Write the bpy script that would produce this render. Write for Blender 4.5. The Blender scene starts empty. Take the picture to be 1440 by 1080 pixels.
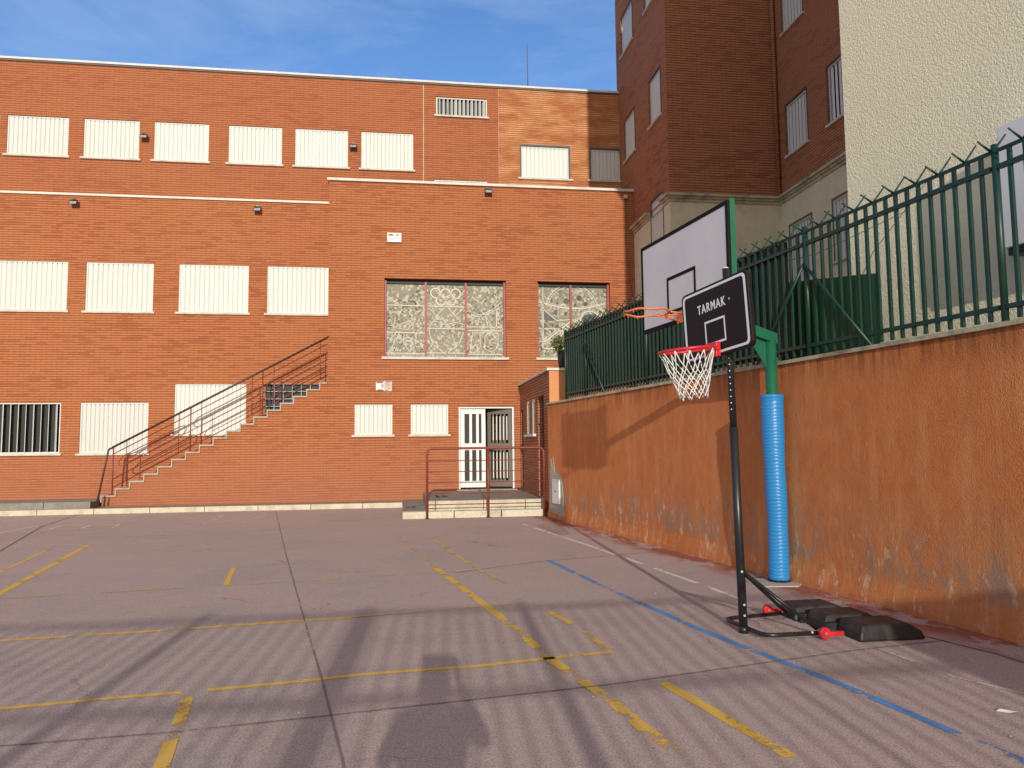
import bpy, bmesh, math, random
from mathutils import Vector, Matrix
R = math.radians
random.seed(7)
scene = bpy.context.scene
COL = scene.collection

# ------------------------------------------------------------------ node helpers
def new_mat(name):
    m = bpy.data.materials.new(name); m.use_nodes = True
    nt = m.node_tree; b = nt.nodes['Principled BSDF']
    return m, nt, b
def N(nt, t, **kw):
    n = nt.nodes.new(t)
    for k, v in kw.items(): setattr(n, k, v)
    return n
def L(nt, a, b): nt.links.new(a, b)
def setin(n, name, v): n.inputs[name].default_value = v
def noise(nt, vec, scale, detail=4, rough=.55, dist=0.0):
    n = N(nt, 'ShaderNodeTexNoise'); setin(n, 'Scale', scale); setin(n, 'Detail', detail)
    setin(n, 'Roughness', rough); setin(n, 'Distortion', dist)
    if vec is not None: L(nt, vec, n.inputs['Vector'])
    return n.outputs['Fac']
def ramp(nt, fac, stops):
    r = N(nt, 'ShaderNodeValToRGB'); L(nt, fac, r.inputs['Fac'])
    el = r.color_ramp.elements
    while len(el) < len(stops): el.new(.5)
    for e, (p, c) in zip(el, stops):
        e.position = p
        e.color = (c, c, c, 1) if isinstance(c, (int, float)) else (*c, 1)
    return r.outputs['Color']
def span(nt, v, a, b, va, vb):
    n = N(nt, 'ShaderNodeMapRange'); L(nt, v, n.inputs[0])
    for i, x in enumerate((a, b, va, vb)): n.inputs[i+1].default_value = x
    return n.outputs[0]
def mix(nt, fac, a, b, mode='MIX'):
    n = N(nt, 'ShaderNodeMix', data_type='RGBA', blend_type=mode)
    for sock, v in ((n.inputs['Factor'], fac), (n.inputs['A'], a), (n.inputs['B'], b)):
        if isinstance(v, (int, float)): sock.default_value = v
        elif isinstance(v, tuple): sock.default_value = (*v, 1)
        else: L(nt, v, sock)
    # colour sockets are the third A/B pair
    return n
def mixc(nt, fac, a, b, mode='MIX'):
    n = N(nt, 'ShaderNodeMix', data_type='RGBA', blend_type=mode)
    F, A, B = n.inputs[0], n.inputs[6], n.inputs[7]
    for sock, v in ((F, fac), (A, a), (B, b)):
        if isinstance(v, (int, float)) : sock.default_value = v
        elif isinstance(v, tuple): sock.default_value = (*v, 1)
        else: L(nt, v, sock)
    return n.outputs[2]
def mth(nt, op, a, b=None, c=None, clamp=False):
    n = N(nt, 'ShaderNodeMath', operation=op, use_clamp=clamp)
    for i, v in enumerate((a, b, c)):
        if v is None: continue
        if isinstance(v, (int, float)): n.inputs[i].default_value = v
        else: L(nt, v, n.inputs[i])
    return n.outputs[0]
def pos(nt): return N(nt, 'ShaderNodeNewGeometry').outputs['Position']
def sep(nt, v):
    s = N(nt, 'ShaderNodeSeparateXYZ'); L(nt, v, s.inputs[0]); return s.outputs
def comb(nt, x, y, z=0.0):
    c = N(nt, 'ShaderNodeCombineXYZ')
    for i, v in enumerate((x, y, z)):
        if isinstance(v, (int, float)): c.inputs[i].default_value = v
        else: L(nt, v, c.inputs[i])
    return c.outputs[0]
def scalev(nt, v, s):
    m = N(nt, 'ShaderNodeVectorMath', operation='MULTIPLY'); L(nt, v, m.inputs[0]); m.inputs[1].default_value = s
    return m.outputs[0]
def bump(nt, b, h, strength=.5, dist=.01):
    n = N(nt, 'ShaderNodeBump'); setin(n, 'Strength', strength); setin(n, 'Distance', dist)
    L(nt, h, n.inputs['Height']); L(nt, n.outputs['Normal'], b.inputs['Normal'])
def wall_uv(nt):
    """(horizontal run along the wall, height) whatever way the wall faces"""
    g = N(nt, 'ShaderNodeNewGeometry'); p = sep(nt, g.outputs['Position']); n = sep(nt, g.outputs['Normal'])
    side = mth(nt, 'GREATER_THAN', mth(nt, 'ABSOLUTE', n[0]), .7)
    u = mth(nt, 'ADD', mth(nt, 'MULTIPLY', p[0], mth(nt, 'SUBTRACT', 1, side)), mth(nt, 'MULTIPLY', p[1], side))
    return comb(nt, u, p[2], 0.0), u, p[2]

def plain(name, col, rough=.6, metal=0.0, var=.12, vs=6.0, bmp=0.0, spec=.5):
    m, nt, b = new_mat(name)
    f = noise(nt, pos(nt), vs, 5)
    c = mixc(nt, f, tuple(max(0, x*(1-var)) for x in col), tuple(min(1, x*(1+var)) for x in col))
    L(nt, c, b.inputs['Base Color']); b.inputs['Roughness'].default_value = rough
    b.inputs['Metallic'].default_value = metal
    b.inputs['Specular IOR Level'].default_value = spec
    if bmp: bump(nt, b, noise(nt, pos(nt), vs*12, 3), bmp, .004)
    return m

def brick(name, c1, c2, mortar, patch=(.25, .07, .035), row=.062, light_mortar=None, patchy=.38):
    m, nt, b = new_mat(name)
    uv, u, z = wall_uv(nt)
    def bt_(ca, cb, mo):
        bt = N(nt, 'ShaderNodeTexBrick'); L(nt, uv, bt.inputs['Vector']); bt.offset = .5; bt.squash = 1
        for k, v in (('Scale', 1.0), ('Mortar Size', .006), ('Mortar Smooth', .4), ('Bias', 0.0), ('Brick Width', .25), ('Row Height', row), ('Color1', (*ca, 1)), ('Color2', (*cb, 1)), ('Mortar', (*mo, 1))): setin(bt, k, v)
        return bt
    rnd = bt_((0,0,0), (1,1,1), (.5,.5,.5)); t = sep(nt, rnd.outputs['Color'])[0]
    mid = tuple((x*.7+y*.3) for x, y in zip(c1, c2))
    c = mixc(nt, t, c1, mid)
    # single dark bricks, gathered in loose batches of courses
    n1 = noise(nt, scalev(nt, uv, (.45, 1.6, 1)), 1.0, 4, .6)
    n2 = noise(nt, scalev(nt, uv, (1.2, 9, 1)), 1.0, 2, .5)
    blot = ramp(nt, mth(nt, 'ADD', mth(nt, 'MULTIPLY', n1, .6), mth(nt, 'MULTIPLY', n2, .4)), [(.42, 0.0), (.68, 1.0)])
    k = mth(nt, 'GREATER_THAN', mth(nt, 'ADD', t, mth(nt, 'MULTIPLY', blot, .75)), 1.05)
    c = mixc(nt, mth(nt, 'MULTIPLY', k, patchy), c, patch)
    c = mixc(nt, mth(nt, 'MULTIPLY', blot, .22), c, c2)
    n3 = noise(nt, scalev(nt, uv, (.22, .3, 1)), 1.0, 3)
    c = mixc(nt, ramp(nt, n3, [(.35, 0.0), (.7, .4)]), c, tuple(min(1, x*f) for x, f in zip(c1, (1.02, 1.18, 1.15))))
    # bed joints: thin dark raked lines; head joints only as small dark ticks
    fr = mth(nt, 'FRACT', mth(nt, 'DIVIDE', z, row))
    line = ramp(nt, mth(nt, 'ABSOLUTE', mth(nt, 'SUBTRACT', fr, .5)), [(.30, 0.0), (.44, 1.0)])
    lw = ramp(nt, noise(nt, scalev(nt, uv, (1.5, 5, 1)), 1.0, 4), [(.3, .65), (.7, 1.0)])
    c = mixc(nt, mth(nt, 'MULTIPLY', line, lw), c, mortar)
    c = mixc(nt, mth(nt, 'MULTIPLY', rnd.outputs['Fac'], .55), c, mortar)
    if light_mortar:
        q = mth(nt, 'MULTIPLY', line, ramp(nt, noise(nt, scalev(nt, uv, (1.2, 3, 1)), 1.0, 3), [(.40, 0.0), (.58, .9)]))
        c = mixc(nt, q, c, light_mortar)
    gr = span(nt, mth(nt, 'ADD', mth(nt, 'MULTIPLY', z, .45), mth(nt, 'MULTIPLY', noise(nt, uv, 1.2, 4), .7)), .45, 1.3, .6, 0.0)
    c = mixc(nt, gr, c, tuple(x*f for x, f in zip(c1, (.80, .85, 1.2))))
    bl = noise(nt, scalev(nt, uv, (1.5, 6, 1)), 1.0, 6, .7)
    c = mixc(nt, ramp(nt, bl, [(.68, 0.0), (.76, .5)]), c, (.62, .42, .3))
    fine = noise(nt, uv, 30, 3)
    c = mixc(nt, .35, c, ramp(nt, fine, [(.25, .35), (.75, .65)]), 'OVERLAY')
    L(nt, c, b.inputs['Base Color']); b.inputs['Roughness'].default_value = .85
    b.inputs['Specular IOR Level'].default_value = .2
    h = mth(nt, 'SUBTRACT', mth(nt, 'MULTIPLY', fine, .3), line)
    bump(nt, b, h, .5, .008)
    return m

MAT = {}
MAT['brick'] = brick('orange_brick', (.45, .165, .068), (.36, .112, .049), (.16, .047, .025), (.24, .064, .034), patchy=.45)
MAT['brick_up'] = brick('orange_brick_upper', (.42, .148, .066), (.35, .108, .049), (.16, .048, .026), (.24, .066, .036), patchy=.35)
MAT['brick_old'] = brick('yellower_brick', (.42, .155, .062), (.34, .105, .042), (.24, .075, .034), (.32, .11, .045), light_mortar=(.72, .48, .24))
MAT['brick_dark'] = brick('brown_brick', (.44, .18, .09), (.32, .115, .058), (.09, .042, .03), (.22, .078, .045), patchy=.5)

def stone(name, c, dirt=(.2, .19, .15), amt=.4, joint=0.0):
    m, nt, b = new_mat(name); p = pos(nt)
    f = noise(nt, p, 3.2, 8, .7); g = noise(nt, p, 40, 3)
    col = mixc(nt, ramp(nt, f, [(.45, 0.0), (.72, amt)]), c, dirt)
    col = mixc(nt, .4, col, ramp(nt, g, [(.3, .38), (.7, .62)]), 'OVERLAY')
    L(nt, col, b.inputs['Base Color']); b.inputs['Roughness'].default_value = .85
    bump(nt, b, g, .4, .006); return m
MAT['coping'] = stone('white_coping_stone', (.72, .68, .6), (.4, .36, .3), .5)
MAT['sill'] = stone('sill_stone', (.62, .58, .5), (.3, .24, .18), .6)
MAT['stepstone'] = stone('worn_step_stone', (.46, .40, .32), (.25, .16, .12), .7)
MAT['kerb'] = stone('kerb_stone', (.60, .55, .42), (.30, .27, .2), .75)
MAT['pavement'] = stone('grey_pavement', (.27, .25, .21), (.13, .12, .1), .7)
MAT['cornice'] = stone('weathered_cornice', (.5, .45, .31), (.10, .08, .05), .85)
MAT['plinth'] = stone('aged_cream_render', (.66, .61, .44), (.42, .38, .26), .5)
MAT['cement'] = stone('grey_cement_patch', (.42, .40, .35), (.25, .23, .2), .6)
def slat_mat(name, c):
    m, nt, b = new_mat(name); p = pos(nt); s = sep(nt, p)
    oi = N(nt, 'ShaderNodeObjectInfo').outputs['Random']
    col = mixc(nt, oi, tuple(x*.93 for x in c), tuple(min(1, x*1.05) for x in c))
    uv = comb(nt, mth(nt, 'ADD', s[0], s[1]), s[2], 0.0)
    st = noise(nt, scalev(nt, uv, (9, .9, 1)), 1.0, 6, .7)
    col = mixc(nt, ramp(nt, st, [(.52, 0.0), (.74, .35)]), col, (.42, .39, .32))
    sp = noise(nt, scalev(nt, uv, (2.2, 3.5, 1)), 1.0, 7, .8)
    col = mixc(nt, ramp(nt, sp, [(.69, 0.0), (.72, .5)]), col, (.30, .26, .22))
    L(nt, col, b.inputs['Base Color']); b.inputs['Roughness'].default_value = .5
    bump(nt, b, noise(nt, uv, 6, 2), .25, .01); return m
MAT['slat'] = slat_mat('white_steel', (.63, .65, .61))
MAT['slat_grey'] = plain('white_steel_dull', (.62, .63, .63), .5, 0, .05, 3)
MAT['white'] = plain('white_paint', (.78, .77, .73), .5, 0, .05, 4)
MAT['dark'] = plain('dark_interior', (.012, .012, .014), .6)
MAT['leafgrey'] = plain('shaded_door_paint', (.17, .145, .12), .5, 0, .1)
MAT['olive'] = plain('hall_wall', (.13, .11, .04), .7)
MAT['redframe'] = plain('red_oxide_paint', (.30, .045, .035), .5, 0, .25, 20)
MAT['rail'] = plain('maroon_rail_paint', (.22, .04, .03), .45, 0, .35, 25)
MAT['rail_dark'] = plain('dark_brown_rail_paint', (.07, .025, .02), .45, 0, .3, 25)
MAT['black'] = plain('black_metal', (.018, .018, .02), .35, 0, .2, 30)
MAT['green'] = plain('dark_green_paint', (.007, .040, .028), .42, 0, .45, 9)
MAT['green_pole'] = plain('green_pole_paint', (.012, .125, .065), .4, 0, .18, 9)
MAT['green_sheet'] = plain('green_sheet_metal', (.010, .055, .040), .5, 0, .25, 4)
MAT['green_bright'] = plain('bright_green_sheet', (.016, .14, .045), .4, 0, .3, 5)
MAT['red'] = plain('red_plastic', (.62, .02, .03), .35, 0, .1, 10)
MAT['rim_orange'] = plain('orange_rim_paint', (.72, .20, .07), .45, 0, .2, 40)
MAT['net'] = plain('white_nylon', (.78, .76, .72), .7)
MAT['bolt'] = plain('zinc_bolt', (.6, .6, .6), .3, .8)
MAT['tar_white'] = plain('print_white', (.72, .73, .76), .5, 0, .04)
MAT['tar_face'] = plain('black_backboard_face', (.014, .010, .011), .5, 0, .25, 3, spec=.2)
MAT['black_paint'] = plain('matt_black_paint', (.012, .012, .013), .8, 0, .2, 20, spec=.15)
MAT['pot'] = plain('black_plastic_pot', (.03, .035, .04), .5)
MAT['leaf'] = plain('leaf_green', (.12, .17, .04), .6, 0, .5, 30)
MAT['leaf2'] = plain('leaf_light', (.16, .19, .05), .6, 0, .4, 30)
MAT['grey_box'] = plain('light_grey_cabinet', (.72, .74, .74), .4, 0, .03)
MAT['lens'] = plain('lamp_glass', (.35, .36, .36), .15)
MAT['skin'] = plain('skin', (.5, .3, .22), .5)
MAT['cloth'] = plain('dark_cloth', (.05, .05, .08), .9)
MAT['cable'] = plain('grey_cable', (.10, .09, .085), .6)
MAT['pinkprint'] = plain('faded_pink_print', (.55, .25, .2), .6)
MAT['brownprint'] = plain('brown_print', (.28, .10, .05), .6)
MAT['greyprint'] = plain('grey_print', (.3, .33, .33), .6)

# stucco ---------------------------------------------------------------
def orange_stucco():
    m, nt, b = new_mat('orange_stucco'); p = pos(nt); s = sep(nt, p); z = s[2]
    uv = comb(nt, s[1], z, s[0])
    base = mixc(nt, noise(nt, p, .9, 5, .6), (.56, .175, .055), (.70, .275, .105))
    base = mixc(nt, ramp(nt, noise(nt, scalev(nt, uv, (1.3, .9, 1)), 1.0, 8, .72, .4), [(.44, 0.0), (.66, .35)]), base, (.44, .14, .05))
    base = mixc(nt, .5, base, ramp(nt, noise(nt, scalev(nt, uv, (9, 5, 1)), 1.0, 7, .75), [(.3, .36), (.7, .64)]), 'OVERLAY')
    # pale vertical wash streaks
    st = noise(nt, scalev(nt, uv, (7, .7, 1)), 1.0, 6, .65)
    base = mixc(nt, ramp(nt, st, [(.5, 0.0), (.75, .35)]), base, (.84, .46, .24))
    # weathered band low on the wall
    low = span(nt, mth(nt, 'ADD', z, mth(nt, 'MULTIPLY', noise(nt, scalev(nt, uv, (2.5, .6, 1)), 1.0, 5, .7), 1.1)), .85, 1.5, 1.0, 0.0)
    grey = ramp(nt, noise(nt, scalev(nt, uv, (3.2, 1.5, 1)), 1.0, 10, .78, .5), [(.46, 0.0), (.57, .7)])
    k = mth(nt, 'MULTIPLY', low, grey)
    # grey never below the sound orange footing
    foot = ramp(nt, z, [(.20, 0.0), (.32, 1.0)])
    k = mth(nt, 'MULTIPLY', k, foot)
    base = mixc(nt, k, base, (.30, .24, .185))
    pale = ramp(nt, noise(nt, scalev(nt, uv, (8, 3.0, 1)), 1.0, 8, .78), [(.54, 0.0), (.63, .8)])
    base = mixc(nt, mth(nt, 'MULTIPLY', pale, mth(nt, 'MULTIPLY', low, .8)), base, (.80, .62, .42))
    scr = ramp(nt, noise(nt, scalev(nt, uv, (11, 4, 1)), 1.0, 9, .8), [(.64, 0.0), (.67, 1.0)])
    base = mixc(nt, mth(nt, 'MULTIPLY', mth(nt, 'MULTIPLY', scr, .7), span(nt, z, .25, 1.7, 1.0, .12)), base, (.85, .7, .55))
    # dark runs from the top edge
    top = ramp(nt, mth(nt, 'SUBTRACT', 2.33, z), [(0.0, 1.0), (.34, 0.0)])
    drip = ramp(nt, noise(nt, scalev(nt, uv, (12, .5, 1)), 1.0, 5, .7), [(.42, 0.0), (.62, 1.0)])
    base = mixc(nt, mth(nt, 'MULTIPLY', mth(nt, 'MULTIPLY', top, drip), .85), base, (.13, .06, .03))
    L(nt, base, b.inputs['Base Color']); b.inputs['Roughness'].default_value = .9
    b.inputs['Specular IOR Level'].default_value = .15
    h = mth(nt, 'ADD', mth(nt, 'MULTIPLY', noise(nt, p, 85, 3, .6), .6), mth(nt, 'MULTIPLY', noise(nt, p, 22, 4), .28))
    bump(nt, b, h, 1.0, .020); return m
MAT['stucco'] = orange_stucco()
def cream_stucco():
    m, nt, b = new_mat('cream_roughcast'); p = pos(nt)
    c = mixc(nt, noise(nt, p, .8, 5), (.93, .87, .60), (.97, .92, .68))
    c = mixc(nt, ramp(nt, noise(nt, scalev(nt, p, (2, 2, .5)), 1.0, 7, .7), [(.5, 0.0), (.8, .3)]), c, (.70, .64, .44))
    L(nt, c, b.inputs['Base Color']); b.inputs['Roughness'].default_value = .95
    b.inputs['Specular IOR Level'].default_value = .1
    v = N(nt, 'ShaderNodeTexVoronoi'); setin(v, 'Scale', 34.0); L(nt, p, v.inputs['Vector'])
    h = mth(nt, 'ADD', mth(nt, 'MULTIPLY', noise(nt, p, 60, 4, .65), 1.0), mth(nt, 'MULTIPLY', v.outputs['Distance'], -.35))
    bump(nt, b, h, 1.0, .015); return m
MAT['roughcast'] = cream_stucco()
MAT['pillar'] = plain('sunlit_orange_render', (.62, .27, .11), .9, 0, .1, 8, .4)

# asphalt and paint ------------------------------------------------------
def asphalt_color(nt, p):
    s = sep(nt, p)
    big = noise(nt, p, .35, 6, .6)
    c = mixc(nt, ramp(nt, big, [(.32, 0.0), (.68, 1.0)]), (.455, .365, .325), (.53, .385, .35))
    c = mixc(nt, ramp(nt, noise(nt, scalev(nt, p, (.5, 1.7, 1)), 1.1, 6, .7), [(.45, 0.0), (.7, .6)]), c, (.42, .36, .31))
    # worn red paint along the foot of the long wall
    d = mth(nt, 'SUBTRACT', 5.088, mth(nt, 'ADD', s[0], mth(nt, 'MULTIPLY', s[1], .1429)))
    band = ramp(nt, mth(nt, 'ADD', d, mth(nt, 'MULTIPLY', noise(nt, p, 1.6, 6, .7), .55)), [(.50, 1.0), (.78, 0.0)])
    rp = ramp(nt, noise(nt, scalev(nt, p, (2.0, .9, 1)), 1.3, 7, .7), [(.44, 0.0), (.50, 1.0)])
    redk = mth(nt, 'MULTIPLY', mth(nt, 'MULTIPLY', band, rp), .9)
    # repaired and stained areas, hairline cracks
    c = mixc(nt, ramp(nt, noise(nt, scalev(nt, p, (.8, .8, 1)), .55, 8, .72, .8), [(.52, 0.0), (.56, .28), (.75, .35)]), c, (.36, .31, .27))
    c = mixc(nt, ramp(nt, noise(nt, p, 3.3, 8, .75), [(.56, 0.0), (.72, .45)]), c, (.58, .47, .40))
    cv = N(nt, 'ShaderNodeTexVoronoi', feature='DISTANCE_TO_EDGE'); setin(cv, 'Scale', .42)
    wv_ = N(nt, 'ShaderNodeVectorMath', operation='ADD'); nz_ = N(nt, 'ShaderNodeTexNoise'); setin(nz_, 'Scale', 2.2); setin(nz_, 'Detail', 7.0); L(nt, p, nz_.inputs['Vector'])
    L(nt, scalev(nt, p, (1, 1, 0)), wv_.inputs[0]); L(nt, scalev(nt, nz_.outputs['Color'], (.8, .8, 0)), wv_.inputs[1]); L(nt, wv_.outputs[0], cv.inputs['Vector'])
    ck = mth(nt, 'MULTIPLY', mth(nt, 'LESS_THAN', cv.outputs['Distance'], .0022), ramp(nt, noise(nt, p, .5, 3), [(.52, 0.0), (.6, .6)]))
    c = mixc(nt, ck, c, (.16, .13, .12))
    c = mixc(nt, mth(nt, 'MULTIPLY', band, .2), c, (.40, .24, .18))
    c = mixc(nt, redk, c, (.33, .085, .05))
    # aggregate speckle
    sp = noise(nt, p, 95, 3, .75)
    c = mixc(nt, .85, c, ramp(nt, sp, [(.28, .18), (.5, .5), (.74, .85)]), 'OVERLAY')
    c = mixc(nt, .4, c, ramp(nt, noise(nt, p, 17, 5, .7), [(.3, .38), (.7, .62)]), 'OVERLAY')
    # black gum spots
    v = N(nt, 'ShaderNodeTexVoronoi'); setin(v, 'Scale', 1.25); L(nt, scalev(nt, p, (1, 1, 0)), v.inputs['Vector'])
    wob = v.outputs['Distance']
    vs = sep(nt, v.outputs['Color'])
    spot = mth(nt, 'LESS_THAN', wob, mth(nt, 'MULTIPLY', mth(nt, 'SUBTRACT', vs[0], .35), .05))
    c = mixc(nt, mth(nt, 'MULTIPLY', spot, .8), c, (.03, .028, .03))
    v = N(nt, 'ShaderNodeTexVoronoi'); setin(v, 'Scale', 2.3); L(nt, scalev(nt, p, (1, 1, 0)), v.inputs['Vector'])
    vs = sep(nt, v.outputs['Color'])
    spot = mth(nt, 'LESS_THAN', v.outputs['Distance'], mth(nt, 'MULTIPLY', mth(nt, 'SUBTRACT', vs[1], .72), .07))
    c = mixc(nt, mth(nt, 'MULTIPLY', spot, .7), c, (.7, .66, .6))
    return c, sp
def asphalt():
    m, nt, b = new_mat('worn_red_asphalt'); p = pos(nt)
    c, sp = asphalt_color(nt, p)
    L(nt, c, b.inputs['Base Color']); b.inputs['Roughness'].default_value = .9
    b.inputs['Specular IOR Level'].default_value = .25
    bump(nt, b, mth(nt, 'ADD', sp, noise(nt, p, 30, 3)), .55, .006); return m
MAT['asphalt'] = asphalt()
def paint(name, col, wear):
    """paint worn through to the same asphalt that lies around it"""
    m, nt, b = new_mat(name); p = pos(nt)
    c, sp = asphalt_color(nt, p)
    n = mth(nt, 'ADD', mth(nt, 'MULTIPLY', noise(nt, p, 2.1, 3, .6), .6),
            mth(nt, 'ADD', mth(nt, 'MULTIPLY', noise(nt, p, 16, 6, .75), .34), mth(nt, 'MULTIPLY', sp, .12)))
    k = ramp(nt, n, [(wear-.012, 1.0), (wear+.02, 0.0)])
    pc = mixc(nt, noise(nt, p, 24, 4), tuple(x*.8 for x in col), col)
    L(nt, mixc(nt, .12, pc, c), b.inputs['Base Color']); b.inputs['Roughness'].default_value = .8
    tr_ = N(nt, 'ShaderNodeBsdfTransparent'); mx = N(nt, 'ShaderNodeMixShader')
    L(nt, k, mx.inputs[0]); L(nt, tr_.outputs[0], mx.inputs[1]); L(nt, b.outputs[0], mx.inputs[2])
    L(nt, mx.outputs[0], nt.nodes['Material Output'].inputs['Surface'])
    return m
MAT['yellow'] = paint('worn_yellow_paint', (.88, .54, .05), .60)
MAT['yellow_worn'] = paint('very_worn_yellow_paint', (.88, .53, .06), .545)
MAT['yellow_ghost'] = paint('almost_gone_yellow_paint', (.76, .48, .13), .55)
MAT['blue'] = paint('worn_blue_paint', (.07, .30, .68), .56)
MAT['whitep'] = paint('worn_white_paint', (.85, .80, .74), .56)
MAT['whiteg'] = paint('faint_white_paint', (.70, .62, .54), .55)
MAT['tarjoint'] = paint('dark_joint', (.22, .17, .16), .60)

def pad_mat():
    m, nt, b = new_mat('blue_wrapped_foam'); p = pos(nt); s = sep(nt, p)
    w = mth(nt, 'SINE', mth(nt, 'ADD', mth(nt, 'MULTIPLY', s[2], 175), mth(nt, 'MULTIPLY', noise(nt, p, 3.5, 3), 14)))
    c = mixc(nt, mth(nt, 'MULTIPLY_ADD', w, .5, .5), (.018, .20, .50), (.028, .25, .58))
    L(nt, c, b.inputs['Base Color']); b.inputs['Roughness'].default_value = .38
    bump(nt, b, mth(nt, 'MULTIPLY', w, noise(nt, p, 9, 3)), .35, .004); return m
MAT['pad'] = pad_mat()
def ballast_mat():
    m, nt, b = new_mat('dusty_black_plastic'); p = pos(nt)
    c = mixc(nt, ramp(nt, noise(nt, p, 7, 6, .7), [(.45, 0.0), (.72, .5)]), (.014, .014, .015), (.09, .083, .075))
    L(nt, c, b.inputs['Base Color']); b.inputs['Roughness'].default_value = .5
    bump(nt, b, noise(nt, p, 160, 2), .25, .002); return m
MAT['ballast'] = ballast_mat()
def board_mat():
    m, nt, b = new_mat('weathered_white_board'); p = pos(nt)
    c = mixc(nt, noise(nt, p, 2.3, 6, .6), (.52, .54, .60), (.78, .76, .74))
    L(nt, c, b.inputs['Base Color']); b.inputs['Roughness'].default_value = .55; return m
MAT['board'] = board_mat()
def art_glass():
    m, nt, b = new_mat('leaded_art_glass'); p = pos(nt); s = sep(nt, p); uv = comb(nt, s[0], s[2], 0.0)
    v = N(nt, 'ShaderNodeTexVoronoi', feature='DISTANCE_TO_EDGE'); setin(v, 'Scale', 13.0)
    L(nt, mixc(nt, .06, uv, N(nt, 'ShaderNodeTexNoise').outputs['Color']), v.inputs['Vector'])
    v2 = N(nt, 'ShaderNodeTexVoronoi'); setin(v2, 'Scale', 19.0); L(nt, uv, v2.inputs['Vector'])
    c = mixc(nt, noise(nt, uv, 1.1, 3), (.21, .195, .145), (.33, .31, .245))
    cell = sep(nt, v2.outputs['Color'])
    region = ramp(nt, noise(nt, uv, 1.5, 3), [(.42, 0.0), (.6, 1.0)])
    c = mixc(nt, mth(nt, 'MULTIPLY', ramp(nt, cell[0], [(.68, 0.0), (.78, .75)]), region), c, (.05, .052, .042))
    c = mixc(nt, ramp(nt, cell[1], [(.70, 0.0), (.80, .7)]), c, (.60, .58, .48))
    c = mixc(nt, ramp(nt, v.outputs['Distance'], [(.02, .55), (.06, 0.0)]), c, (.40, .38, .29))
    L(nt, c, b.inputs['Base Color']); b.inputs['Roughness'].default_value = .7; b.inputs['Specular IOR Level'].default_value = .15
    bump(nt, b, v.outputs['Distance'], .25, .006); return m
MAT['art'] = art_glass()
MAT['lead'] = plain('cream_leading', (.58, .55, .46), .6)
MAT['artdark'] = plain('dark_glass_piece', (.07, .075, .06), .25, 0, .5, 14)

# ------------------------------------------------------------------ mesh builder
class MB:
    def __init__(s): s.v = []; s.f = []; s.smooth = []
    def add(s, vs, fs, smooth=False, T=None):
        o = len(s.v)
        s.v += [Vector(T(*p)) if T else Vector(p) for p in vs]
        s.f += [tuple(i+o for i in f) for f in fs]; s.smooth += [smooth]*len(fs)
        return s
    def box(s, a, b, T=None):
        x0, y0, z0 = a; x1, y1, z1 = b
        vs = [(x0,y0,z0),(x1,y0,z0),(x1,y1,z0),(x0,y1,z0),(x0,y0,z1),(x1,y0,z1),(x1,y1,z1),(x0,y1,z1)]
        return s.add(vs, [(0,3,2,1),(4,5,6,7),(0,1,5,4),(1,2,6,5),(2,3,7,6),(3,0,4,7)], T=T)
    def tube(s, pts, r, n=10, closed=False, cap=True, T=None):
        P = [Vector(T(*p)) if T else Vector(p) for p in pts]; m = len(P)
        rr = r if isinstance(r, (list, tuple)) else [r]*m
        rings = []; up = None
        for i in range(m):
            if closed: t = (P[(i+1) % m]-P[i-1]).normalized()
            else: t = (P[min(i+1, m-1)]-P[max(i-1, 0)]).normalized()
            if up is None:
                up = Vector((0,0,1)) if abs(t.z) < .9 else Vector((1,0,0))
            x = t.cross(up).normalized(); up = x.cross(t).normalized()
            rings.append([P[i]+(x*math.cos(2*math.pi*k/n)+up*math.sin(2*math.pi*k/n))*rr[i] for k in range(n)])
        o = len(s.v)
        for g in rings: s.v += g
        for i in range(m if closed else m-1):
            j = (i+1) % m
            for k in range(n):
                s.f.append((o+i*n+k, o+i*n+(k+1)%n, o+j*n+(k+1)%n, o+j*n+k)); s.smooth.append(True)
        if not closed and cap:
            s.f.append(tuple(o+k for k in range(n))[::-1]); s.smooth.append(False)
            s.f.append(tuple(o+(m-1)*n+k for k in range(n))); s.smooth.append(False)
        return s
    def prism(s, poly, h0, h1, T):
        """poly in (u,v), extruded h0..h1 along the third axis; T(u, v, h) -> world"""
        n = len(poly)
        vs = [(u, v, h0) for u, v in poly]+[(u, v, h1) for u, v in poly]
        fs = [tuple(range(n)), tuple(range(2*n-1, n-1, -1))]+[(i, i+n, (i+1)%n+n, (i+1)%n) for i in range(n)]
        return s.add(vs, fs, T=T)
    def build(s, name, mat, parent=None, bevel=0.0, recalc=True):
        off = Vector((0,0,0)); p = parent
        while p is not None: off += p.location; p = p.parent
        me = bpy.data.meshes.new(name)
        me.from_pydata([tuple(v-off) for v in s.v], [], s.f)
        for pl, sm in zip(me.polygons, s.smooth): pl.use_smooth = sm
        me.materials.append(MAT[mat] if isinstance(mat, str) else mat)
        if recalc:
            bm = bmesh.new(); bm.from_mesh(me); bmesh.ops.recalc_face_normals(bm, faces=bm.faces); bm.to_mesh(me); bm.free()
        me.update()
        o = bpy.data.objects.new(name, me); COL.objects.link(o)
        if parent: o.parent = parent
        if bevel:
            md = o.modifiers.new('bevel', 'BEVEL'); md.width = bevel; md.segments = 2; md.limit_method = 'ANGLE'
        return o
def thing(name, label, cat, loc=(0,0,0), group=None):
    o = bpy.data.objects.new(name, None); COL.objects.link(o); o.location = loc; o.empty_display_size = .2
    o['label'] = label; o['category'] = cat
    if group: o['group'] = group
    return o
def tag(o, label, cat, group=None):
    o['label'] = label; o['category'] = cat
    if group: o['group'] = group
    return o
def struct(o): o['kind'] = 'structure'; return o
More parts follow.
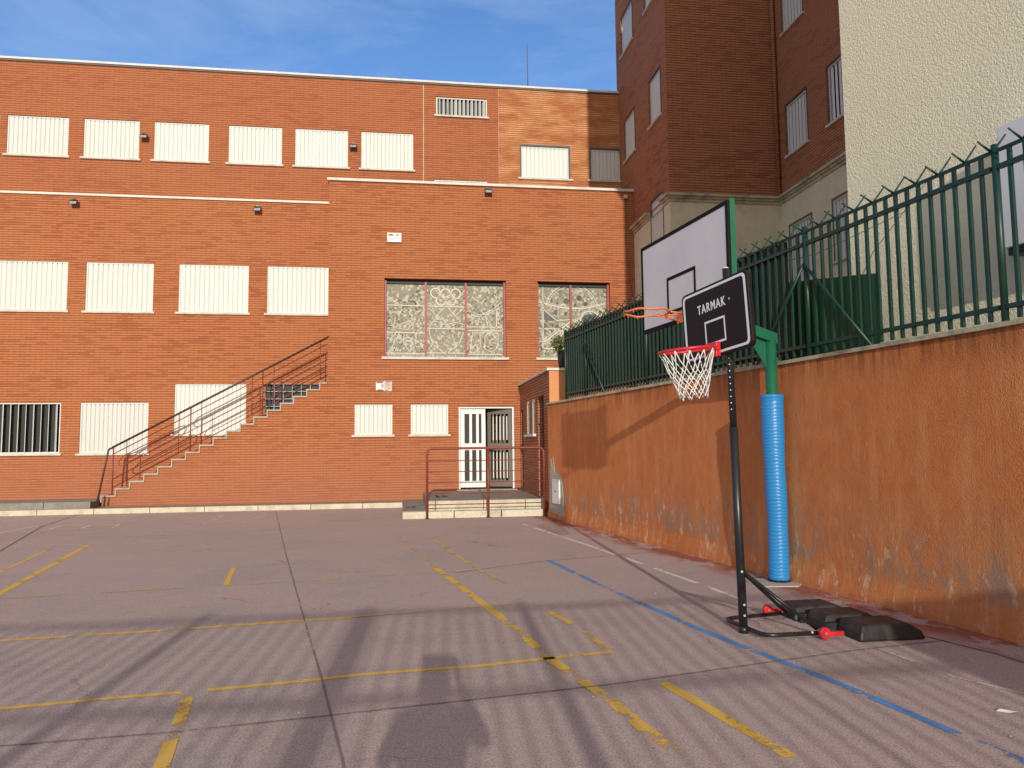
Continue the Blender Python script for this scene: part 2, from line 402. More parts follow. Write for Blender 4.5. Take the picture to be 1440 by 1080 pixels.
def arc(cu, cv, r, a0, a1, n=16):
    return [(cu+r*math.cos(R(a0+(a1-a0)*i/n)), cv+r*math.sin(R(a0+(a1-a0)*i/n))) for i in range(n+1)]

WX, WK = 5.088, -.1429                       # long wall: x = WX + WK*y
WLEN = math.hypot(1, WK)
wdir = Vector((WK, 1, 0)).normalized()       # along the long wall, away from the camera
wn = Vector((-1, WK, 0)).normalized()        # out of the long wall, into the court
def wall_pt(y, d=0.0, z=0.0):                # y = world y on the wall line, d = distance out of the wall
    p = Vector((WX+WK*y, y, z))+wn*d
    return (p.x, p.y, p.z)
def TW(y, d, z): return wall_pt(y, d, z)
def TF(Y0): return lambda u, d, z: (u, Y0-d, z)          # walls that face the camera (-Y)
def TS(X0): return lambda u, d, z: (X0-d, u, z)          # walls that face left (-X)

def wall_panel(u0, u1, z0, z1, holes, T, depth=.14):
    """wall face with real openings and their reveals"""
    mb = MB()
    us = sorted({u0, u1, *[h[0] for h in holes], *[h[1] for h in holes]})
    zs = sorted({z0, z1, *[h[2] for h in holes], *[h[3] for h in holes]})
    us = [u for u in us if u0 <= u <= u1]; zs = [z for z in zs if z0 <= z <= z1]
    idx = {}
    def vid(u, z):
        k = (round(u, 4), round(z, 4))
        if k not in idx: idx[k] = len(mb.v); mb.v.append(Vector(T(u, 0, z)))
        return idx[k]
    for a, b in zip(us, us[1:]):
        for c, d in zip(zs, zs[1:]):
            mu, mz = (a+b)/2, (c+d)/2
            if any(h[0] < mu < h[1] and h[2] < mz < h[3] for h in holes): continue
            mb.f.append((vid(a, c), vid(b, c), vid(b, d), vid(a, d))); mb.smooth.append(False)
    for h in holes:
        a, b, c, d = h[:4]; a, b = max(a, u0), min(b, u1); dp = h[4] if len(h) > 4 else depth
        for q in (((a,c),(b,c)), ((b,c),(b,d)), ((b,d),(a,d)), ((a,d),(a,c))):
            (p1, q1), (p2, q2) = q
            mb.add([(p1, 0, q1), (p2, 0, q2), (p2, -dp, q2), (p1, -dp, q1)], [(0,1,2,3)], T=T)
    return mb

def shutter_window(root, u0, u1, z0, z1, T, kind='closed', sill=True, label=None, dark=False, pitch=.105, frame_mat=None, deep=.017):
    """folding steel shutter in its opening, stone sill under it"""
    mb = MB(); f = .035; D = -.03
    mb.box((u0, D-.05, z0), (u0+f, D, z1), T); mb.box((u1-f, D-.05, z0), (u1, D, z1), T)
    mb.box((u0+f, D-.05, z1-f), (u1-f, D, z1), T); mb.box((u0+f, D-.05, z0), (u1-f, D, z0+f), T)
    win = mb.build('window', frame_mat or ('slat_grey' if dark else 'slat'), root)
    if label: win['label'] = label
    n = max(4, round((u1-u0-2*f)/pitch)); w = (u1-u0-2*f)/n; sl = MB()
    if kind == 'closed':
        for i in range(n):
            a = u0+f+i*w
            jit = random.uniform(-.003, .003)
            vs = []
            prof = [(a+.001, D-deep), (a+.010, D-.010+jit*.5), (a+w-.012, D-.006+jit*.5), (a+w-.001, D-deep)]
            for zz in (z0+f, z1-f): vs += [(u, d, zz) for u, d in prof]
            sl.add(vs, [(0,1,5,4),(1,2,6,5),(2,3,7,6)], T=T)
        sl.add([(u0+f, D-.034, z0+f), (u1-f, D-.034, z0+f), (u1-f, D-.034, z1-f), (u0+f, D-.034, z1-f)], [(0,1,2,3)], T=T)
        for i in range(n):                      # dark slots at the head rail
            pass
        nf = len(sl.f)
        for i in range(1, n):
            a = u0+f+i*w
            sl.box((a-.007, D-.018, z1-f-.026), (a+.007, D-.002, z1-f-.004), T)
        so_ = sl.build('shutter', 'slat_grey' if dark else 'slat', win)
        so_.data.materials.append(MAT['cable'])
        for pl in so_.data.polygons:
            if pl.index >= nf: pl.material_index = 1
    else:
        for i in range(n):
            a = u0+f+(i+.5)*w
            ang = random.uniform(.9, 1.25) if kind == 'open' else 1.1
            sc_ = {'open': .8, 'half': .66, 'bars': .42}[kind]
            dx, dy = .5*pitch*sc_*math.cos(ang if kind == 'open' else .12), .5*pitch*sc_*math.sin(ang if kind == 'open' else .12)
            c = D-.03
            sl.add([(a-dx-.006, c-dy, z0+f), (a+dx-.006, c+dy, z0+f), (a+dx+.006, c+dy, z0+f), (a-dx+.006, c-dy, z0+f),
                    (a-dx-.006, c-dy, z1-f), (a+dx-.006, c+dy, z1-f), (a+dx+.006, c+dy, z1-f), (a-dx+.006, c-dy, z1-f)],
                   [(0,3,2,1),(4,5,6,7),(0,1,5,4),(1,2,6,5),(2,3,7,6),(3,0,4,7)], T=T)
        sl.build('shutter', 'slat_grey' if dark else 'slat', win)
        MB().add([(u0, -.135, z0), (u1, -.135, z0), (u1, -.135, z1), (u0, -.135, z1)], [(0,1,2,3)], T=T).build('pane', 'dark', win)
    if sill:
        MB().box((u0-.06, -.06, z0-.055), (u1+.06, .055, z0-.002), T).build('sill', 'sill', win, bevel=.006)
    return win

# ------------------------------------------------------------------ ground
mb = MB()
mb.add([(-300,-300,0),(300,-300,0),(300,300,0),(-300,300,0)], [(0,1,2,3)])
struct(mb.build('ground', 'asphalt'))

def strip(pts, w, z=.004):
    mb = MB(); P = [Vector((x, y, 0)) for x, y in pts]
    # resample so that edges can wobble a little
    Q = []
    for a, b in zip(P, P[1:]):
        n = max(1, int((b-a).length/.22))
        Q += [a+(b-a)*i/n for i in range(n)]
    Q.append(P[-1]); vs = []
    for i, q in enumerate(Q):
        t = (Q[min(i+1, len(Q)-1)]-Q[max(i-1, 0)]).normalized(); nrm = Vector((-t.y, t.x, 0))
        wa, wb = w/2*random.uniform(.93, 1.07), w/2*random.uniform(.93, 1.07)
        a, b = q+nrm*wa, q-nrm*wb
        vs += [(a.x, a.y, z), (b.x, b.y, z)]
    return mb.add(vs, [(2*i, 2*i+1, 2*i+3, 2*i+2) for i in range(len(Q)-1)])
def marks(name, mat, lines, z=.004):
    m = MB()
    for pts, w in lines:
        q = strip(pts, w, z); m.add([tuple(v) for v in q.v], q.f)
    return struct(m.build(name, mat))
marks('yellow_court_lines', 'yellow', [
    ([(-3.55,5.75),(-4.09,8.47),(-4.81,12.48)], .085), ([(-3.9,5.2),(-4.81,9.94),(-5.22,12.21)], .05),
    ([(-1.88,8.46),(-2.08,9.74)], .06)], .0020)
marks('yellow_goal_lines', 'yellow', [
    ([(-4.6,6.25),(-3.08,6.4),(-2.07,6.49),(-.83,6.65),(-.45,6.7)], .06), ([(-5,4.3),(-2.26,4.74),(-1.72,4.82),(-1.32,4.86)], .05),
    ([(-1.18,4.88),(-.74,4.94),(-.22,5.04),(.42,5.08),(.6,5.10)], .055),
    ([(1.56,4.54),(1.68,3.91),(1.77,3.39)], .075)], .0026)
marks('worn_yellow_lines', 'yellow_worn', [
    ([(.6,5.11),(1.44,5.26)], .055), ([(-1.26,4.76),(-1.18,4.3),(-1.15,4.06),(-1.1,3.75),(-.95,3.0)], .07),
    ([(.36,9.23),(.79,6.56),(.91,5.73),(.98,5.14),(1.16,4.29),(1.21,3.84),(1.31,3.38),(1.4,2.9)], .08),
    ([(1.16,7.09),(1.33,6.19),(1.44,5.31)], .06)], .0032)
marks('faded_yellow_lines', 'yellow_ghost', [
    ([(-5,8.1),(-3.95,8.19),(-2.98,8.33),(-1.07,8.6),(-.55,8.72),(.6,8.9)], .035), ([(-.45,6.71),(-.06,6.77),(1.11,7.0)], .04),
    ([(.46,11.85),(.81,9.19),(1.06,8.0)], .05), ([(.36,9.24),(-.1,12.5)], .05)], .0038)
marks('blue_court_line', 'blue', [([(1.79,9.5),(2.05,7.44),(2.28,5.81),(2.39,5.27),(2.59,4.33),(2.72,3.52),(2.78,3.17),(2.86,2.6)], .065)], .0022)
marks('white_court_line', 'whitep', [([(2.16,13.93),(2.64,10.69),(3.02,7.64),(3.1,6.81)], .06)], .0024)
marks('faint_white_lines', 'whiteg', [
    ([(-9,12.45),(-6.09,12.56),(-4.87,12.60),(-3.73,12.91)], .06), ([(-4.35,11.71),(-2.82,11.83)], .04),
    ([(.58,8.92),(.86,9.02)], .04), ([(-3.88,15.43),(-3.94,17.45)], .05), ([(-3.17,15.53),(-3.01,17.56)], .04),
    ([(3.3,5.0),(3.35,4.34),(3.56,3.9)], .03)], .0028)
marks('white_hopscotch_lines', 'whitep', [
    ([(-6.49,15.1),(-5.40,15.05)], .05), ([(-6.57,15.83),(-5.49,15.69)], .05), ([(-6.49,15.1),(-6.57,15.81)], .05),
    ([(-5.97,15.04),(-5.99,15.70)], .05), ([(-5.4,15.02),(-5.49,15.69)], .05), ([(-7.09,14.61),(-7.02,15.79)], .05),
    ([(-9.0,14.6),(-7.09,14.61)], .05), ([(-7.6,14.3),(-7.66,15.8),(-6.98,15.82)], .05)], .0034)
marks('expansion_joints', 'tarjoint', [
    ([(-3.0,18.38),(-1.61,10.75),(-.8,6.46),(-.49,4.84),(-.28,3.66),(-.15,2.7)], .013),
    ([(-6,3.6),(-1.97,4.15),(-1.15,4.2),(-.27,4.33),(1.24,4.56),(3.1,4.99),(3.9,5.12)], .012),
    ([(-5.4,10.0),(-5.83,12.03),(-6.91,15.77),(-7.3,18.38)], .03), ([(.58,8.8),(1.68,9.41),(3.3,9.9)], .015),
    ([(3.72,5.5),(3.80,5.37),(3.86,5.2),(3.90,5.04),(3.99,4.75),(4.01,4.53),(4.2,3.6)], .022)], .0044)

mb = MB(); rg = random.Random(12)
for i in range(70):
    if i < 26: x, y = rg.uniform(2.6, 3.2), rg.uniform(5.2, 6.0)
    else: x, y = rg.uniform(-3, 3.6), rg.uniform(3.3, 9)
    q = rg.uniform(.003, .009); a = rg.uniform(0, 3)
    vs = [(x+q*math.cos(a+t*2.09)*rg.uniform(.7, 1.3), y+q*math.sin(a+t*2.09)*rg.uniform(.7, 1.3), .002) for t in range(3)]+[(x, y, .002+q*.8)]
    mb.add(vs, [(0,1,3),(1,2,3),(2,0,3)])
o = mb.build('loose_grit', 'sill'); o['kind'] = 'stuff'; o['label'] = 'pale grit and crumbs scattered on the court'; o['category'] = 'grit'

# kerb, raised pavement
mb = MB(); x = -14.2
while x < -.2:
    mb.box((x, 18.42, -.05), (min(x+1.19, -.06), 18.6, .115)); x += 1.2
struct(mb.build('kerb', 'kerb', bevel=.008))
struct(MB().box((-14.2, 18.6, -.05), (-.06, 19.26, .108)).build('pavement', 'pavement'))
mb = MB(); x = -14.2
while x < -7.4:
    mb.box((x, 18.72, .1), (min(x+1.19, -7.2), 18.9, .262)); x += 1.2
struct(mb.build('upper_kerb', 'pavement', bevel=.008))
struct(MB().box((-14.2, 18.9, .1), (-7.2, 20.3, .255)).build('upper_pavement', 'pavement'))

# ------------------------------------------------------------------ school building
YB, YL, YU = 19.25, 20.1, 20.4
school = thing('school_building', 'long flat-roofed orange brick school with white steel shutters', 'building', (0, 20, 0))
up_rects = [(-11.75,-10.35),(-10.17,-8.69),(-8.32,-6.95),(-6.58,-5.2),(-4.69,-3.31),(-2.96,-1.56),(-1.2,.21)]
up_win = [(a, b, 9.07, 10.11) for a, b in up_rects]
vent1 = (.85, 2.28, 10.69, 11.22); vent2 = (.80, 2.27, 8.3, 8.84)
w7 = (3.2, 4.66, 8.99, 9.96); w8 = (5.21, 6.4, 9.0, 9.96)
TU = TF(YU)
def brick_wall(name, u0, u1, z0, z1, holes, T, mat, root=school, depth=.14):
    return wall_panel(u0, u1, z0, z1, holes, T, depth).build(name, mat, root, recalc=False)
def flip(o):
    o.data.flip_normals(); return o
brick_wall('wall', -15, .49, 7.6, 11.6, up_win, TU, 'brick_up')
brick_wall('wall', .505, 2.6, 7.6, 11.6, [vent1, vent2], TU, 'brick_up')
brick_wall('wall', 2.605, 6.5, 7.6, 11.6, [w7, w8], TU, 'brick_old')
MB().box((.488, YU+.004, 7.6), (.507, YU+.05, 11.6)).build('wall_joint', 'sill', school)
MB().box((2.598, YU+.004, 7.6), (2.607, YU+.05, 11.6)).build('wall_joint', 'sill', school)
MB().box((-15, YU+.15, 0), (6.5, 30, 11.55)).build('roof_block', 'brick_up', school)
MB().box((-15, YU-.05, 11.6), (6.12, YU+.35, 11.655)).build('coping', 'coping', school)
MB().box((-15, YU-.03, 11.555), (6.12, YU-.002, 11.598)).build('dark_strip', 'cable', school)  # thin dark strip along the lower edge of the coping
for w in up_win: shutter_window(school, *w, TU)
shutter_window(school, *vent1, TU, kind='open', pitch=.11)
shutter_window(school, *vent2, TU, kind='open', pitch=.11)
for w in (w7, w8):
    shutter_window(school, w[0]+.05, w[1]-.05, w[2]+.01, w[3]-.05, TU, frame_mat='slat', sill=False, pitch=.12)
    MB().box((w[0], -.05, w[2]), (w[0]+.045, .01, w[3]), TU).box((w[1]-.045, -.05, w[2]), (w[1], .01, w[3]), TU).box((w[0]+.045, -.05, w[3]-.045), (w[1]-.045, .01, w[3]), TU).build('window_surround', 'cable', school)
    MB().box((w[0]-.06, -.06, w[2]-.055), (w[1]+.06, .05, w[2]-.002), TU).build('sill', 'sill', school)
    # soldier course over the opening
# lower left wing
TL = TF(YL)
low_win = [(-12.7,-10.9,4.96,6.22), (-10.4,-8.45,4.96,6.22), (-8.02,-6.4,4.96,6.22), (-5.78,-4.05,4.96,6.22), (-3.58,-1.96,4.96,6.22)]
g_open = (-10.15,-8.49,1.38,2.64); g_shut = (-8.04,-6.43,1.37,2.64); s_shut = (-5.81,-4.06,1.83,3.11); s_grid = (-3.59,-2.0,1.95,3.11)
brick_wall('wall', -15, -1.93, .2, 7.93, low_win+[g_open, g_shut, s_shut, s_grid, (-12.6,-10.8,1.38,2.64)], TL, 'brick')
MB().box((-15, YL-.05, 7.93), (-1.93, YU+.0, 7.985)).build('coping', 'coping', school)
for w in low_win: shutter_window(school, *w, TL, pitch=.115)
shutter_window(school, -12.6, -10.8, 1.38, 2.64, TL)
shutter_window(school, *g_open, TL, kind='open', pitch=.17, label='open shutter with dark gaps between its turned slats')
shutter_window(school, *g_shut, TL)
shutter_window(school, *s_shut, TL)
wv = MB().box((s_grid[0], -.12, s_grid[2]), (s_grid[1], -.10, s_grid[3]), TL).build('window', 'dark', school)
wv['label'] = 'dark window crossed by a pale metal grid'
mb = MB(); n = 7
for i in range(n+1):
    u = s_grid[0]+(s_grid[1]-s_grid[0])*i/n; mb.box((u-.01, -.05, s_grid[2]), (u+.01, -.03, s_grid[3]), TL)
for i in range(7):
    z = s_grid[2]+(s_grid[3]-s_grid[2])*i/6; mb.box((s_grid[0], -.028, z-.01), (s_grid[1], -.012, z+.01), TL)
mb.build('window_grid', 'greyprint', wv)

# projecting block
TB = TF(YB)
st1 = (-.53, 2.61, 3.74, 5.77, .24); st2 = (3.45, 5.42, 3.74, 5.77, .24)
sw1 = (-1.26, -.32, 1.76, 2.53); sw2 = (.14, 1.09, 1.76, 2.53); door = (1.36, 2.79, .36, 2.47, .16)
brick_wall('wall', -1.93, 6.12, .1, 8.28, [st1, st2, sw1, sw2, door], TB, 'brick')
MB().add([(-1.93, YB, 0), (-1.93, YU, 0), (-1.93, YU, 8.28), (-1.93, YB, 8.28)], [(0,3,2,1)]).build('side_wall', 'brick', school, recalc=False)
MB().box((-1.98, YB-.06, 8.28), (6.12, YB+.3, 8.345)).build('coping', 'coping', school)
MB().box((-1.93, YB+.24, 8.0), (6.12, YU-.005, 8.2)).build('flat_roof', 'pavement', school)
for w in (sw1, sw2): shutter_window(school, *w, TB, pitch=.11)

def lead_strip(mb, pts, w, T, d0=-.2, d1=-.208):
    """flat came following a polyline in (u, z)"""
    P = [Vector((a, b)) for a, b in pts]
    for i, (a, b) in enumerate(zip(P, P[1:])):
        t = (b-a)
        if t.length < 1e-6: continue
        t.normalize(); n = Vector((-t.y, t.x))*w/2; e = t*w*.25
        q = [a-n-e, b-n+e, b+n+e, a+n-e]
        d = d1+(i % 2)*.0006
        mb.add([(v.x, d, v.y) for v in q], [(0,1,2,3)], T=T)
def art_window(rect, mullions, label):
    u0, u1, z0, z1, _ = rect
    g = MB().add([(u0, -.22, z0), (u1, -.22, z0), (u1, -.22, z1), (u0, -.22, z1)], [(0,1,2,3)], T=TB).build('window', 'art', school)
    g['label'] = label
    fr = MB(); f = .05
    for a_ in (u0, u1-f): MB().box((a_, -.22, z0), (a_+f, -.12, z1), TB).build('frame', 'redframe', g)
    MB().box((u0+f, -.22, z1-.10), (u1-f, -.17, z1), TB).build('frame', 'dark', g)  # dark box painted in as the lintel shadow over the glass
    MB().box((u0+f, -.22, z0), (u1-f, -.19, z0+.03), TB).build('frame', 'rail_dark', g)
    for m in mullions: MB().box((m-.028, -.22, z0+.03), (m+.028, -.16, z1-.05), TB).build('mullion', 'redframe', g)
    MB().box((u0-.06, -.20, z0-.07), (u1+.06, .07, z0-.002), TB).build('sill', 'sill', g, bevel=.006)
    return g
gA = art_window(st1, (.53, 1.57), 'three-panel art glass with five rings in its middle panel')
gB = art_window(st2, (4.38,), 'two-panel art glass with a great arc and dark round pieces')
def uvA(x, y): return (-.53+(x-85)/(1388-85)*3.14, 5.77-(y-75)/(925-75)*2.03)   # drawing grid of the glass panel
mb = MB()
for cx, cy in ((630, 210), (740, 215), (848, 215), (690, 290), (795, 290)):
    c = uvA(cx, cy); lead_strip(mb, arc(c[0], c[1], .125, 0, 360, 20), .034, TB)
for pts in ([(105,350),(520,356)], [(105,648),(515,655)], [(545,600),(945,605)], [(980,620),(1350,622)], [(545,355),(945,362)],
            [(105,245),(250,350)], [(980,465),(1130,440),(1240,395),(1350,300)], [(980,480),(1130,458),(1240,412),(1350,345)],
            [(980,580),(1350,580)], [(1000,870),(1030,640),(1110,650),(1120,800),(1060,860),(1000,870)],
            [(1160,820),(1165,680),(1230,640),(1310,660),(1305,800),(1240,860),(1160,820)], [(980,880),(1350,885)],
            [(560,640),(600,780),(740,880),(880,780),(930,640)], [(545,870),(945,872)], [(105,875),(510,880)], [(545,560),(620,520),(740,560),(860,530),(945,560)],
            [(560,380),(640,460),(720,380)], [(770,380),(840,460),(930,380)], [(110,700),(240,760),(330,700),(500,780)], [(130,860),(240,680),(350,860)],
            [(1080,580),(1110,460),(1200,440)], [(1200,580),(1170,450),(1250,580)], [(1290,600),(1300,380)], [(200,480),(180,600),(300,540),(420,500),(330,620),(210,600)]):
    lead_strip(mb, [uvA(*p) for p in pts], .017 if len(pts) > 2 else .026, TB)
mb.build('lead_pattern', 'lead', gA)
def disc(mb, u, z, ru, rz, n=10, d=-.2165):
    mb.add([(u+ru*math.cos(2*math.pi*i/n), d, z+rz*math.sin(2*math.pi*i/n)) for i in range(n)], [tuple(range(n))], T=TB)
mb = MB(); rnd = random.Random(3)
for x, y, w, h in [(1100,490,26,55),(1150,520,18,25),(1205,490,22,60),(1180,550,14,30),(1280,500,10,60),(185,830,50,50),(350,740,60,30),(420,740,40,26),(660,500,60,12),(745,510,45,35),(1130,580,15,16),(1010,830,30,14),(1250,830,40,14)]:
    u, z = uvA(x, y); disc(mb, u, z, w*.0024, h*.0024*.5, rnd.choice((4, 5, 6)))
for i in range(46):
    u, z = uvA(130+i*27, 893+rnd.uniform(-6, 6)); disc(mb, u, z, .018, .035, 5)
for i in range(60):
    u, z = uvA(rnd.choice((rnd.uniform(120, 500), rnd.uniform(560, 930))), rnd.uniform(640, 860)); disc(mb, u, z, rnd.uniform(.012,.035), rnd.uniform(.01,.03), 5)
mb.build('dark_pieces', 'artdark', gA)
def uvB(x, y): return (3.45+(x-145)/(1055-145)*1.97, 5.77-(y-130)/(1190-130)*2.03*1.0)
mb = MB()
for pts, w in (([(160,395),(300,430),(450,470),(590,485),(750,475),(900,445),(1010,410)], .035), ([(160,375),(320,412),(470,450),(600,465),(740,455),(900,425),(1010,395)], .014),
            ([(230,190),(230,1050)], .02), ([(215,430),(215,1050)], .014), ([(160,772),(470,775),(475,830),(380,985),(290,910)], .026),
            ([(220,490),(400,660),(560,640)], .022), ([(240,960),(600,640)], .035), ([(250,1000),(560,720)], .016), ([(240,1050),(560,1050)], .03),
            ([(240,920),(390,790)], .02)):
    lead_strip(mb, [uvB(*p) for p in pts], w, TB)
c = uvB(590, 520)
lead_strip(mb, arc(c[0], c[1], .72, 12, 168, 26), .02, TB); lead_strip(mb, arc(c[0], c[1], .66, 12, 168, 26), .014, TB)
c2 = uvB(820, 660); lead_strip(mb, arc(c2[0], c2[1], .27, 0, 180, 16), .03, TB)
mb.build('lead_pattern', 'lead', gB)
mb = MB()
for x, y, w, h in [(685,335,36,40),(765,418,30,32),(525,378,40,45),(408,415,20,22),(335,372,16,34),(388,540,26,36),(513,555,20,34),(345,725,18,24)]:
    u, z = uvB(x, y); disc(mb, u, z, w*.0021, h*.0019, 9)
for tri in ([(605,455),(632,400),(660,455)], [(238,520),(238,650),(390,655)], [(240,680),(240,755),(300,755)], [(365,755),(400,705),(432,755)], [(240,790),(240,850),(280,800)]):
    mb.add([(uvB(*p)[0], -.2163, uvB(*p)[1]) for p in tri], [(0,1,2)], T=TB)
disc(mb, c2[0], c2[1]+.05, .22, .15, 12)
for i in range(9): u, z = uvB(270+i*28, 880-i*3); mb.add([(u, -.2162, z-.09), (u+.02, -.2162, z-.09), (u+.05, -.2162, z+.05), (u+.03, -.2162, z+.05)], [(0,1,2,3)], T=TB)
for i in range(12): u, z = uvB(182+rnd.uniform(-14, 14), 480+i*50); disc(mb, u, z, .03, .04, 5)
mb.build('dark_pieces', 'artdark', gB)

# entrance door: hall behind, left leaf shut, right leaf open inwards
hall = MB()
hall.add([(1.36, -.16, .36), (2.79, -.16, .36), (2.79, -1.1, .36), (1.36, -1.1, .36), (1.36, -.16, 2.47), (2.79, -.16, 2.47), (2.79, -1.1, 2.47), (1.36, -1.1, 2.47)],
         [(0,1,2,3),(4,7,6,5),(0,3,7,4),(1,5,6,2),(3,2,6,7)], T=TB)
hall.build('hallway', 'olive', school, recalc=False)
dr = MB().box((1.36, -.15, .36), (1.40, -.05, 2.47), TB).box((2.75, -.15, .36), (2.79, -.05, 2.47), TB).box((1.40, -.15, 2.42), (2.75, -.05, 2.47), TB).build('door', 'white', school)
def leaf(mb, bars, hinge, ang, w, z0, z1):
    ca, sa = math.cos(ang), math.sin(ang)
    def TT(u, d, z): return TB(hinge[0]+u*ca-d*sa*0+0, hinge[1]-u*sa+d, z)
    mb.box((0, -.02, z0), (.10, .02, z1), TT).box((w-.10, -.02, z0), (w, .02, z1), TT)
    for a, b in ((z0, z0+.16), (z0+(z1-z0)*.475, z0+(z1-z0)*.56), (z1-.12, z1)): mb.box((.10, -.02, a), (w-.10, .02, b), TT)
    k = (w-.2)/(2*bars+1)
    for i in range(bars):
        u = .10+k*(2*i+1.5-.0)-.25*k
        mb.box((u+.2*k, -.012, z0+.16), (u+.2*k+k*.75, .012, z1-.12), TT)
    return TT
mb = MB(); T1 = leaf(mb, 2, (1.41, -.09), 0, .64, .40, 2.40); l1 = mb.build('door_leaf', 'white', dr); l1['label'] = 'white closed leaf with dark vertical slots'
MB().box((1.5, -.112, .5), (1.95, -.106, 2.3), TB).build('pane', 'dark', l1)
mb = MB(); T2 = leaf(mb, 4, (2.74, -.10), math.pi-R(28), .68, .40, 2.40); l2 = mb.build('door_leaf', 'leafgrey', dr); l2['label'] = 'leaf standing open inwards, slot reflections painted white'
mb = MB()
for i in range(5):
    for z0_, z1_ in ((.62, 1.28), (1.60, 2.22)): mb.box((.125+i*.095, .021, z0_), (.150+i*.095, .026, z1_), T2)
mb.build('slots', 'white', l2)  # white bars paint in the bright reflection of the glass slots
MB().box((.60, .02, 1.32), (.64, .08, 1.36), T2).box((.52, .06, 1.32), (.64, .08, 1.36), T2).build('handle', 'black', l2)
MB().box((1.30, -.12, .325), (2.85, .06, .358), TB).build('threshold', 'sill', dr)

# porch side wall with its openings, orange pillar end
TP = TS(2.95)
brick_wall('porch_wall', 15.25, YB, .28, 3.0, [(17.0, 17.38, 1.72, 2.52), (17.75, 18.15, 1.72, 2.52), (15.85, 16.6, .34, 2.53), (18.75, 19.1, .34, 2.35)], TP, 'brick_dark')
for a, b in ((17.0, 17.38), (17.75, 18.15)):
    wv = MB().box((a, -.10, 1.72), (b, -.08, 2.52), TP).build('window', 'dark', school)
    MB().box((a, -.08, 1.72), (a+.07, -.01, 2.52), TP).box((b-.07, -.08, 1.72), (b, -.01, 2.52), TP).box((a+.07, -.08, 2.45), (b-.07, -.01, 2.52), TP).build('frame', 'white', wv)
MB().box((16.9, -.05, 1.66), (18.25, .07, 1.718), TP).build('sill', 'coping', school)
MB().box((15.85, -.12, .34), (16.6, -.10, 2.53), TP).box((18.75, -.12, .34), (19.1, -.10, 2.35), TP).build('side_door', 'rail_dark', school)
MB().add([(2.952, 15.24, 2.2), (3.28, 15.24, 2.2), (3.28, 15.24, 3.0), (2.952, 15.24, 3.0)], [(0,1,2,3)]).add([(3.28, 15.24, 2.2), (3.28, YB, 2.2), (3.28, YB, 3.0), (3.28, 15.24, 3.0)], [(0,1,2,3)]).add([(2.952, 15.24, 0), (3.28, 15.24, 0), (3.28, 15.24, 2.19), (2.952, 15.24, 2.19)], [(0,1,2,3)]).build('pillar', 'pillar', school)
MB().box((2.90, 15.2, 3.0), (3.32, YB-.002, 3.05)).build('coping', 'coping', school)

# ------------------------------------------------------------------ entrance steps
steps = thing('entrance_steps', 'low concrete landing with two pale steps in front of the open door', 'steps', (1.4, 17, 0))
mb = MB()
for a, b in ((-.05, .98), (1.0, 1.95), (1.97, 2.88)): mb.box((a, 15.46, -.05), (b, 15.72, .135))
mb.build('step', 'kerb', steps, bevel=.01)
mb = MB()
for a, b in ((.45, .62), (.63, 1.62), (1.63, 2.5), (2.51, 2.88)): mb.box((a, 15.74, .0), (b, 15.95, .325))
mb.build('step', 'kerb', steps, bevel=.01)
MB().box((-.05, 15.72, -.05), (.45, 19.24, .128)).build('side_step', 'pavement', steps)
MB().box((.45, 15.95, -.05), (2.93, 19.24, .318)).build('landing', 'pavement', steps)

# ------------------------------------------------------------------ pipe railing before the steps
def bend(pts, r=.1, n=5):
    out = [Vector(pts[0])]
    for a, b, c in zip(pts, pts[1:], pts[2:]):
        a, b, c = Vector(a), Vector(b), Vector(c); p, q = b+(a-b).normalized()*r, b+(c-b).normalized()*r
        for i in range(n+1):
            t = i/n; out.append(p*(1-t)**2+b*2*t*(1-t)+q*t*t)
    out.append(Vector(pts[-1])); return [tuple(v) for v in out]
rl = thing('entrance_railing', 'maroon pipe railing with rounded corners in front of the entrance steps', 'railing', (1.65, 15.36, 0))
YR = 15.36
MB().tube(bend([(.44, YR, 0), (.44, YR, 1.41), (2.84, YR, 1.41), (2.84, YR, 0)], .12), .026).build('frame', 'rail', rl)
MB().tube([(1.68, YR, 0), (1.68, YR, 1.39)], .026).build('post', 'rail', rl)
mb = MB()
for z in (1.16, .94, .72, .50, .28): mb.tube([(.45, YR, z+.0), (1.67, YR, z)], .011, 6).tube([(1.69, YR, z), (2.83, YR, z)], .011, 6)
mb.build('bars', 'rail', rl)
mb = MB()
for x in (.44, 1.68, 2.84): mb.tube([(x, YR, 0), (x, YR, .012)], .05, 12)
mb.build('foot_plates', 'rail_dark', rl)

# ------------------------------------------------------------------ outside staircase
stair = thing('outside_staircase', 'brick staircase with pale stepped edges rising to the right along the wing', 'staircase', (-4.5, 19.6, .1))
NX, X0, Z0, DX, DZ = 17, -7.17, .37, .315, .1695
poly = [(X0, .1)]
for k in range(NX): poly += [(X0+DX*k, Z0+DZ*k-.03), (X0+DX*(k+1), Z0+DZ*k-.03)]
poly += [(X0+DX*NX, .1)]
poly[-1] = (-1.932, .1); poly[-2] = (-1.932, poly[-2][1])
mb = MB()
for k in range(NX):
    a, b = X0+DX*k+.02, min(X0+DX*(k+1)+.02, -1.932)
    mb.add([(a, YB, .1), (b, YB, .1), (b, YB, Z0+DZ*k-.03), (a, YB, Z0+DZ*k-.03)], [(0,1,2,3)])
mb.add([(X0+.02, YB, .1), (X0+.02, YL, .1), (X0+.02, YL, Z0-.03), (X0+.02, YB, Z0-.03)], [(0,3,2,1)])
mb.build('stair_wall', 'brick', stair, recalc=False)
for k in range(NX):
    a, b = X0+DX*k, min(X0+DX*(k+1)+.03, -1.94); z = Z0+DZ*k
    MB().box((a, YB-.035, z-.035), (b, YL-.01, z)).box((a+.002, YB-.03, z-DZ+.002), (a+.03, YL-.01, z-.037)).build('step', 'stepstone', stair)
